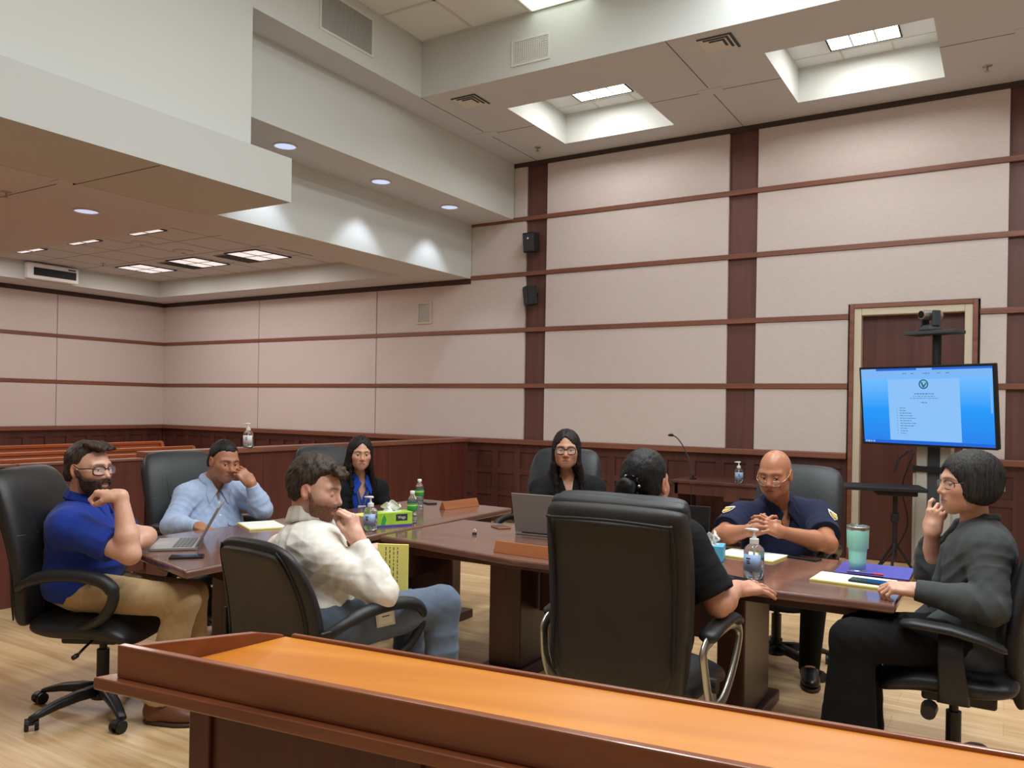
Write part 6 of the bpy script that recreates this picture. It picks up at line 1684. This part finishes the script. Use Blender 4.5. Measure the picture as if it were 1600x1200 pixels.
def build_p5():
    p = Person(JP['p5'], cdir(-.10, -1, -.02), face=dict(scale=1.03, jaw=1.12, cheek=1.1, nose=1.05, lips=(168, 100, 90), brow=((34, 26, 24), .9), lid=.45, gaze=(.0, .0), neck=.05), skin=(196, 144, 114), girth=1.0, depth=1.0)
    p.mat_skin = skin_mat('skin_olive')
    F = p.skin_field(.92, dict(R=dict(fwd=cdir(.3, -.9, -.05), dors=UPZ, pose=dict(s=.9)), L=dict(fwd=cdir(-.2, -.9, -.05), dors=UPZ, pose=dict(s=.9))))
    p.finish(F, 'person', 'woman with long dark hair, dark-rimmed glasses and black blazer behind the silver laptop')
    p.part(p.top(off=.004, sleeve=.06, upper_r=.04, vneck=.14, vwide=.30, hem=.0, neck_r=.058), 'blouse', M['blk'], seed=2, spots=[])
    T = p.top(off=.018, sleeve='long', cuff=.95, vneck=.34, vwide=.27, hem=-.06, loose=1.2, neck_r=.072); p.part(T, 'blazer', M['blk2'], spots=sleeve_spots(p, 'R')+sleeve_spots(p, 'L'), seed=4)
    p.part(p.trousers(), 'trousers', M['blkp'], h=.012); p.shoes(M['blk_shoe'], M['sole'])
    long_hair(p, M['hair_long'], left=-.27, right=-.30, part_x=.01)
    p.glasses(M['dframe2'], w=.028, h=.020, r=.0026, square=3.0, yc=.097)

def build_p6():
    p = Person(JP['p6'], cdir(.60, .80, -.02), face=dict(scale=1.04, jaw=1.1, neck=.054, lips=(170, 104, 94)), skin=(206, 152, 126), girth=1.12, depth=1.15, belly=.03)
    p.mat_skin = skin_mat('skin_medium')
    F = p.skin_field(1.1, dict(R=dict(fwd=cdir(.82, .45, -.02), dors=UPZ+cdir(.1, -.22), pose=dict(curl=(.12, .13, .13, .16), spread=.32, thumb=(.6, .1), s=1.1)), L=dict(fwd=cdir(.3, .9, -.1), dors=UPZ, pose=dict(s=1.0))))
    p.finish(F, 'person', 'person in black shirt with hair in a bun, seen from behind over the big chair')
    p.part(p.top(off=.016, sleeve=.86, vneck=0, hem=-.06, loose=1.42, upper_r=.060), 'shirt', M['blk'], spots=sleeve_spots(p, 'R', .005), seed=6)
    shell_colr(p, M['blk'], r=.062)
    p.part(p.trousers(off=.012, hemr=.065), 'trousers', M['blkp'], h=.010); p.shoes(M['blk_shoe'], M['sole'])
    p.hair_cap(.072, .010, back=-.085, sides=-.010, m=M['hair_black'], noise=.0016, temple=.052)
    F = Fld(); c = p.hp(-.01, -.135, -.012)
    for i in range(14):
        a = 2*PI*i/14; b = a+2.2; F.cone(c+p.HR @ np.array([.026*math.cos(a), .012*math.sin(3*a), .028*math.sin(a)]), c+p.HR @ np.array([.026*math.cos(b), -.012, .028*math.sin(b)]), .013, .013, k=.01)
    F.cone(p.hp(0, -.10, .0), c, .026, .03, k=.01)
    V, Fa = F.mesh(.005); N = vnormals(V, Fa); V = V+N*(.0015*wav(V, 2, 180))[:, None]; np_mesh('hair_bun', V-p.base, Fa, M['hair_black'], p.o)
    bm = bmesh.new(); c2 = p.hp(-.003, -.115, .0)-p.base; tube(bm, [c2+(p.HR @ np.array([.034*math.cos(a), .004*math.sin(9*a), .038*math.sin(a)])) for a in [2*PI*i/40 for i in range(40)]], .0055, 8, closed=True); tie = obj('hair_tie', bm, M['glass_black'], p.o, smooth=True)
    for i in range(9):
        a = 2*PI*i/9; q = c2+(p.HR @ np.array([.037*math.cos(a), 0, .041*math.sin(a)])); bm = bmesh.new(); bmesh.ops.create_icosphere(bm, subdivisions=2, radius=.007, matrix=Matrix.Translation(q)); obj('bead', bm, M['silver'] if i % 3 == 0 else M['glass_black'], tie, smooth=True)

def build_p7():
    p = Person(JP['p7'], cdir(-.56, -.78, -.22), face=dict(scale=1.07, jaw=1.14, cheek=1.1, nose=1.15, lips=(130, 80, 70), brow=((60, 44, 36), .4), lid=.55, gaze=(-.003, -.002), neck=.062), skin=(186, 126, 94), girth=1.22, depth=1.2, belly=.05)
    p.mat_skin = skin_mat('skin_brown', .36); J = p.J
    F = p.skin_field(1.18, dict(R=dict(fwd=cdir(.72, -.30, .30), dors=cdir(-.55, -.70, .45), pose=dict(curl=((.25, .75, .5), (.3, .8, .5), (.35, .8, .5), (.4, .85, .5)), thumb=(.9, .1), spread=.3, s=1.0)), L=dict(fwd=cdir(-.72, -.25, .30), dors=cdir(.5, -.74, .45), pose=dict(curl=((.25, .8, .5), (.3, .8, .5), (.35, .85, .5), (.4, .85, .5)), thumb=(.9, .1), spread=.3, s=1.0))))
    p.finish(F, 'person', 'bald man in a navy uniform shirt and thin glasses, fingers interlaced over the table')
    T = p.top(off=.016, sleeve=.70, vneck=.115, vwide=.42, hem=-.06, loose=1.4, upper_r=.062)
    sh = p.part(T, 'uniform_shirt', M['navy'], spots=sleeve_spots(p, 'R', .005)+sleeve_spots(p, 'L', .005), seed=9)
    shell_colr(p, M['navy'], r=.070)
    p.part(p.trousers(off=.012, hem=1.06), 'trousers', M['blkp'], h=.010); p.shoes(M['blk_shoe'], M['sole'])
    p.glasses(M['gold'], w=.024, h=.0125, r=.0014, zc=-.004, yc=.100, square=2.4, low=.014)
    shield = [(-.62, .9), (.62, .9), (.62, .1), (.45, -.5), (0, -1), (-.45, -.5), (-.62, .1)]
    for q, dv in (('L', cdir(.22, -.95, .15)), ('R', cdir(-.8, -.6, .15))):
        a, e = J['sh'+q], J['el'+q]; ax = nrm(e-a); n0 = nrm(dv-ax*np.dot(dv, ax)); c, n = pin(p, sh, a+(e-a)*.40+n0*.3, -n0); c = c+n*.003
        pt = disc('shoulder_patch', c, n, -ax, .046, .004, M['patch'], p.o, p.base, shape=shield); disc('patch_field', c+n*.004, n, -ax, .039, .001, M['navy'], pt, p.base, shape=shield)
        disc('patch_band', c+n*.0052+(-ax)*.027, n, -ax, .030, .002, M['patch'], pt, p.base, shape=[(-.9, -.30), (.9, -.30), (.9, .30), (-.9, .30)])
        disc('patch_seal', c+n*.0052-(-ax)*.010, n, -ax, .025, .002, M['patch_y'], pt, p.base, 18, shape=[(-.7, .9), (.7, .9), (.8, .2), (.4, -.9), (-.4, -.9), (-.8, .2)])
    c, n = pin(p, sh, p.tp(-.122, .6, p.L*.645), -p.fw)
    b = disc('badge', c, n, p.up, .036, .004, M['patch'], p.o, p.base, 28); disc('badge_field', c+n*.004, n, p.up, .029, .001, M['navy'], b, p.base, 28)
    star = [((1 if i % 2 == 0 else .45)*math.sin(2*PI*i/10), (1 if i % 2 == 0 else .45)*math.cos(2*PI*i/10)) for i in range(10)]
    disc('badge_star', c+n*.005, n, p.up, .024, .001, M['patch'], b, p.base, shape=star)

def build_p8():
    p = Person(JP['p8'], cdir(-.99, .05, -.04), cdir(-.03, 0, 1), face=dict(scale=1.03, jaw=1.02, cheek=1.1, nose=.98, lips=(176, 104, 98), brow=((44, 34, 30), .7), lid=.6, gaze=(-.002, -.001), neck=.050), skin=(216, 166, 140), girth=1.02, depth=1.08)
    p.mat_skin = skin_mat('skin_light'); J = p.J
    F = p.skin_field(.95, dict(R=dict(fwd=cdir(.14, -.05, 1), dors=cdir(-.75, -.62, .1), pose=dict(curl=((.25, .9, .6), (.9, 1.5, .8), (1.0, 1.5, .8), (1.05, 1.5, .8)), thumb=(.3, .5), s=.92)), L=dict(fwd=cdir(-.92, .28, .06), dors=UPZ+cdir(0, -.35), pose=dict(curl=((.7, 1.1, .6), (.75, 1.15, .6), (.8, 1.2, .6), (.85, 1.2, .6)), thumb=(.35, .4), s=.94))))
    p.finish(F, 'person', 'woman with short black bob and glasses in charcoal cardigan at the right table end')
    p.part(p.top(off=.004, sleeve=.06, upper_r=.04, vneck=.05, vwide=.4, hem=.02, neck_r=.056), 'blouse', M['blk'], spots=[], seed=2)
    def panels(F):
        for sg in (-1, 1): F.ell(p.tp(sg*.115, .055, -.045), p.TR, (.120, .20, .17), .04)
    T = p.top(off=.022, sleeve='long', cuff=1.0, vneck=.34, vwide=.22, hem=-.10, loose=1.3, neck_r=.066, wrist_r=.040, extra=panels)
    p.part(T, 'cardigan', M['grey'], spots=sleeve_spots(p, 'L', .006)+sleeve_spots(p, 'R', .005)+[(p.tp(-.15, .0, .05), .16, .006, p.fw), (p.tp(-.12, .0, .2), .14, .005, p.up+p.fw)], seed=15, base=.0014)
    F = Fld(); nk = p.J['neck']; F.chain([nk-p.fw*.075+p.up*.03]+[], [.02], k=.01)
    for sg in (-1, 1):
        F.chain([nk-p.fw*.078+p.up*.030, nk+p.rt*sg*.062-p.fw*.03+p.up*.032, nk+p.rt*sg*.075+p.fw*.05+p.up*.0, nk+p.rt*sg*.062+p.fw*.115-p.up*.09, p.tp(sg*.07, .15, p.L*.5), p.tp(sg*.08, .165, p.L*.2)], [.014, .016, .017, .018, .017, .014], k=.012)
    p.part(F, 'shawl_collar', M['grey'], h=.005, spots=None)
    p.part(p.trousers(off=.016, thigh=.088, knee=.072, hemr=.115, hem=1.02), 'trousers', M['blkp'], spots=leg_spots(p, 'L', .005), seed=17)
    p.shoes(M['blk_shoe'], M['sole'])
    bob_hair(p, M['hair_bob'])
    p.glasses(M['dframe2'], w=.0245, h=.0165, r=.0014, square=2.8)
    v = nrm(J['wrL']-J['elL']); 

def bob_hair(p, m):
    F = Fld()
    def f(x, y, z):
        x, y, z = x/p.sc, y/p.sc, z/p.sc; ax = np.abs(x)
        d = elq(x, y, z, (0, -.022, .034), (.096, .116, .104))
        d = smin(d, elq(ax, y, z, (.058, -.022, -.030), (.040, .074, .060)), .03)
        d = smin(d, elq(x, y, z, (0, -.075, -.030), (.070, .052, .055)), .03)
        face = np.maximum((np.sqrt((x/.066)**2+((z+.030)/.098)**2)-1)*.06, -(y-.036)); d = smax(d, -face, .006)
        lowz = -.078+.020*np.clip((y+.03)/.08, 0, 1)-.012*np.clip((-y-.05)/.06, 0, 1)
        d = smax(d, (lowz-z)*.8, .012)
        d = smax(d, -(z+.020)*.62-(y+.150)*.55+.012, .03)
        # side fringe falling forward past the eye
        d = smax(d, np.where(z < .02, y-.050-.25*np.maximum(z+.05, 0), -1), .004)
        return d*p.sc
    F.local(p.J['head'], p.HR, np.array([.14, .16, .16])*p.sc, f, k=.001)
    V, Fa = F.mesh(.005); V = relax(V, Fa, 1); N = vnormals(V, Fa)
    L = (V-p.J['head']) @ p.HR; ang = np.arctan2(L[:, 1]+.02, L[:, 0])
    V = V+N*(.0016*np.sin(ang*60+2*wav(V, 4, 12)+L[:, 2]*30)+.0008*np.sin(ang*140))[:, None]
    return np_mesh('hair', V-p.base, Fa, m, p.o)

PEOPLE = ['p1', 'p2', 'p3', 'p4', 'p5', 'p6', 'p7', 'p8']
BADGE = (-1.96, 2.295, .665)
def build_people():
    import time
    person_mats()
    for k in PEOPLE:
        t0 = time.time(); globals()['build_'+k](); print('person', k, round(time.time()-t0, 1))
# ------------------------------------------------------------------ camera, world, view
def build_camera():
    cam = bpy.data.cameras.new('camera'); o = bpy.data.objects.new('camera', cam); COL.objects.link(o)
    cam.sensor_fit = 'HORIZONTAL'; cam.sensor_width = 36.0; cam.lens = 1266.0/1600*36
    cam.shift_y = 34.3/1600; cam.clip_start = .05; cam.clip_end = 60
    yaw, roll = math.radians(31.5), math.radians(.9565)
    f = Vector((-math.sin(yaw), math.cos(yaw), 0)); r = Vector((math.cos(yaw), math.sin(yaw), 0)); u = r.cross(f)
    r2 = r*math.cos(roll)+u*math.sin(roll); u2 = u*math.cos(roll)-r*math.sin(roll)
    m = Matrix((r2, u2, -f)).transposed().to_4x4(); m.translation = (0, 0, 1.48)
    o.matrix_world = m; SC.camera = o
    w = bpy.data.worlds.new('world'); SC.world = w; w.use_nodes = True
    w.node_tree.nodes['Background'].inputs[0].default_value = (.8, .85, .9, 1); w.node_tree.nodes['Background'].inputs[1].default_value = .3
    vs = SC.view_settings; vs.view_transform = 'Standard'; vs.look = 'None'; vs.gamma = 1.0; vs.exposure = EXPOSURE; vs.use_curve_mapping = False
    SC.cycles.use_denoising = True; SC.cycles.max_bounces = 8; SC.cycles.diffuse_bounces = 5; SC.cycles.transmission_bounces = 8; SC.cycles.sample_clamp_indirect = 6.0

EXPOSURE = 0.0
def run(name):
    if name in globals(): globals()[name]()
for fn in ('setup_materials', 'build_room', 'build_lights', 'build_ceiling_fittings', 'build_furniture', 'build_items', 'build_people', 'build_camera'): run(fn)
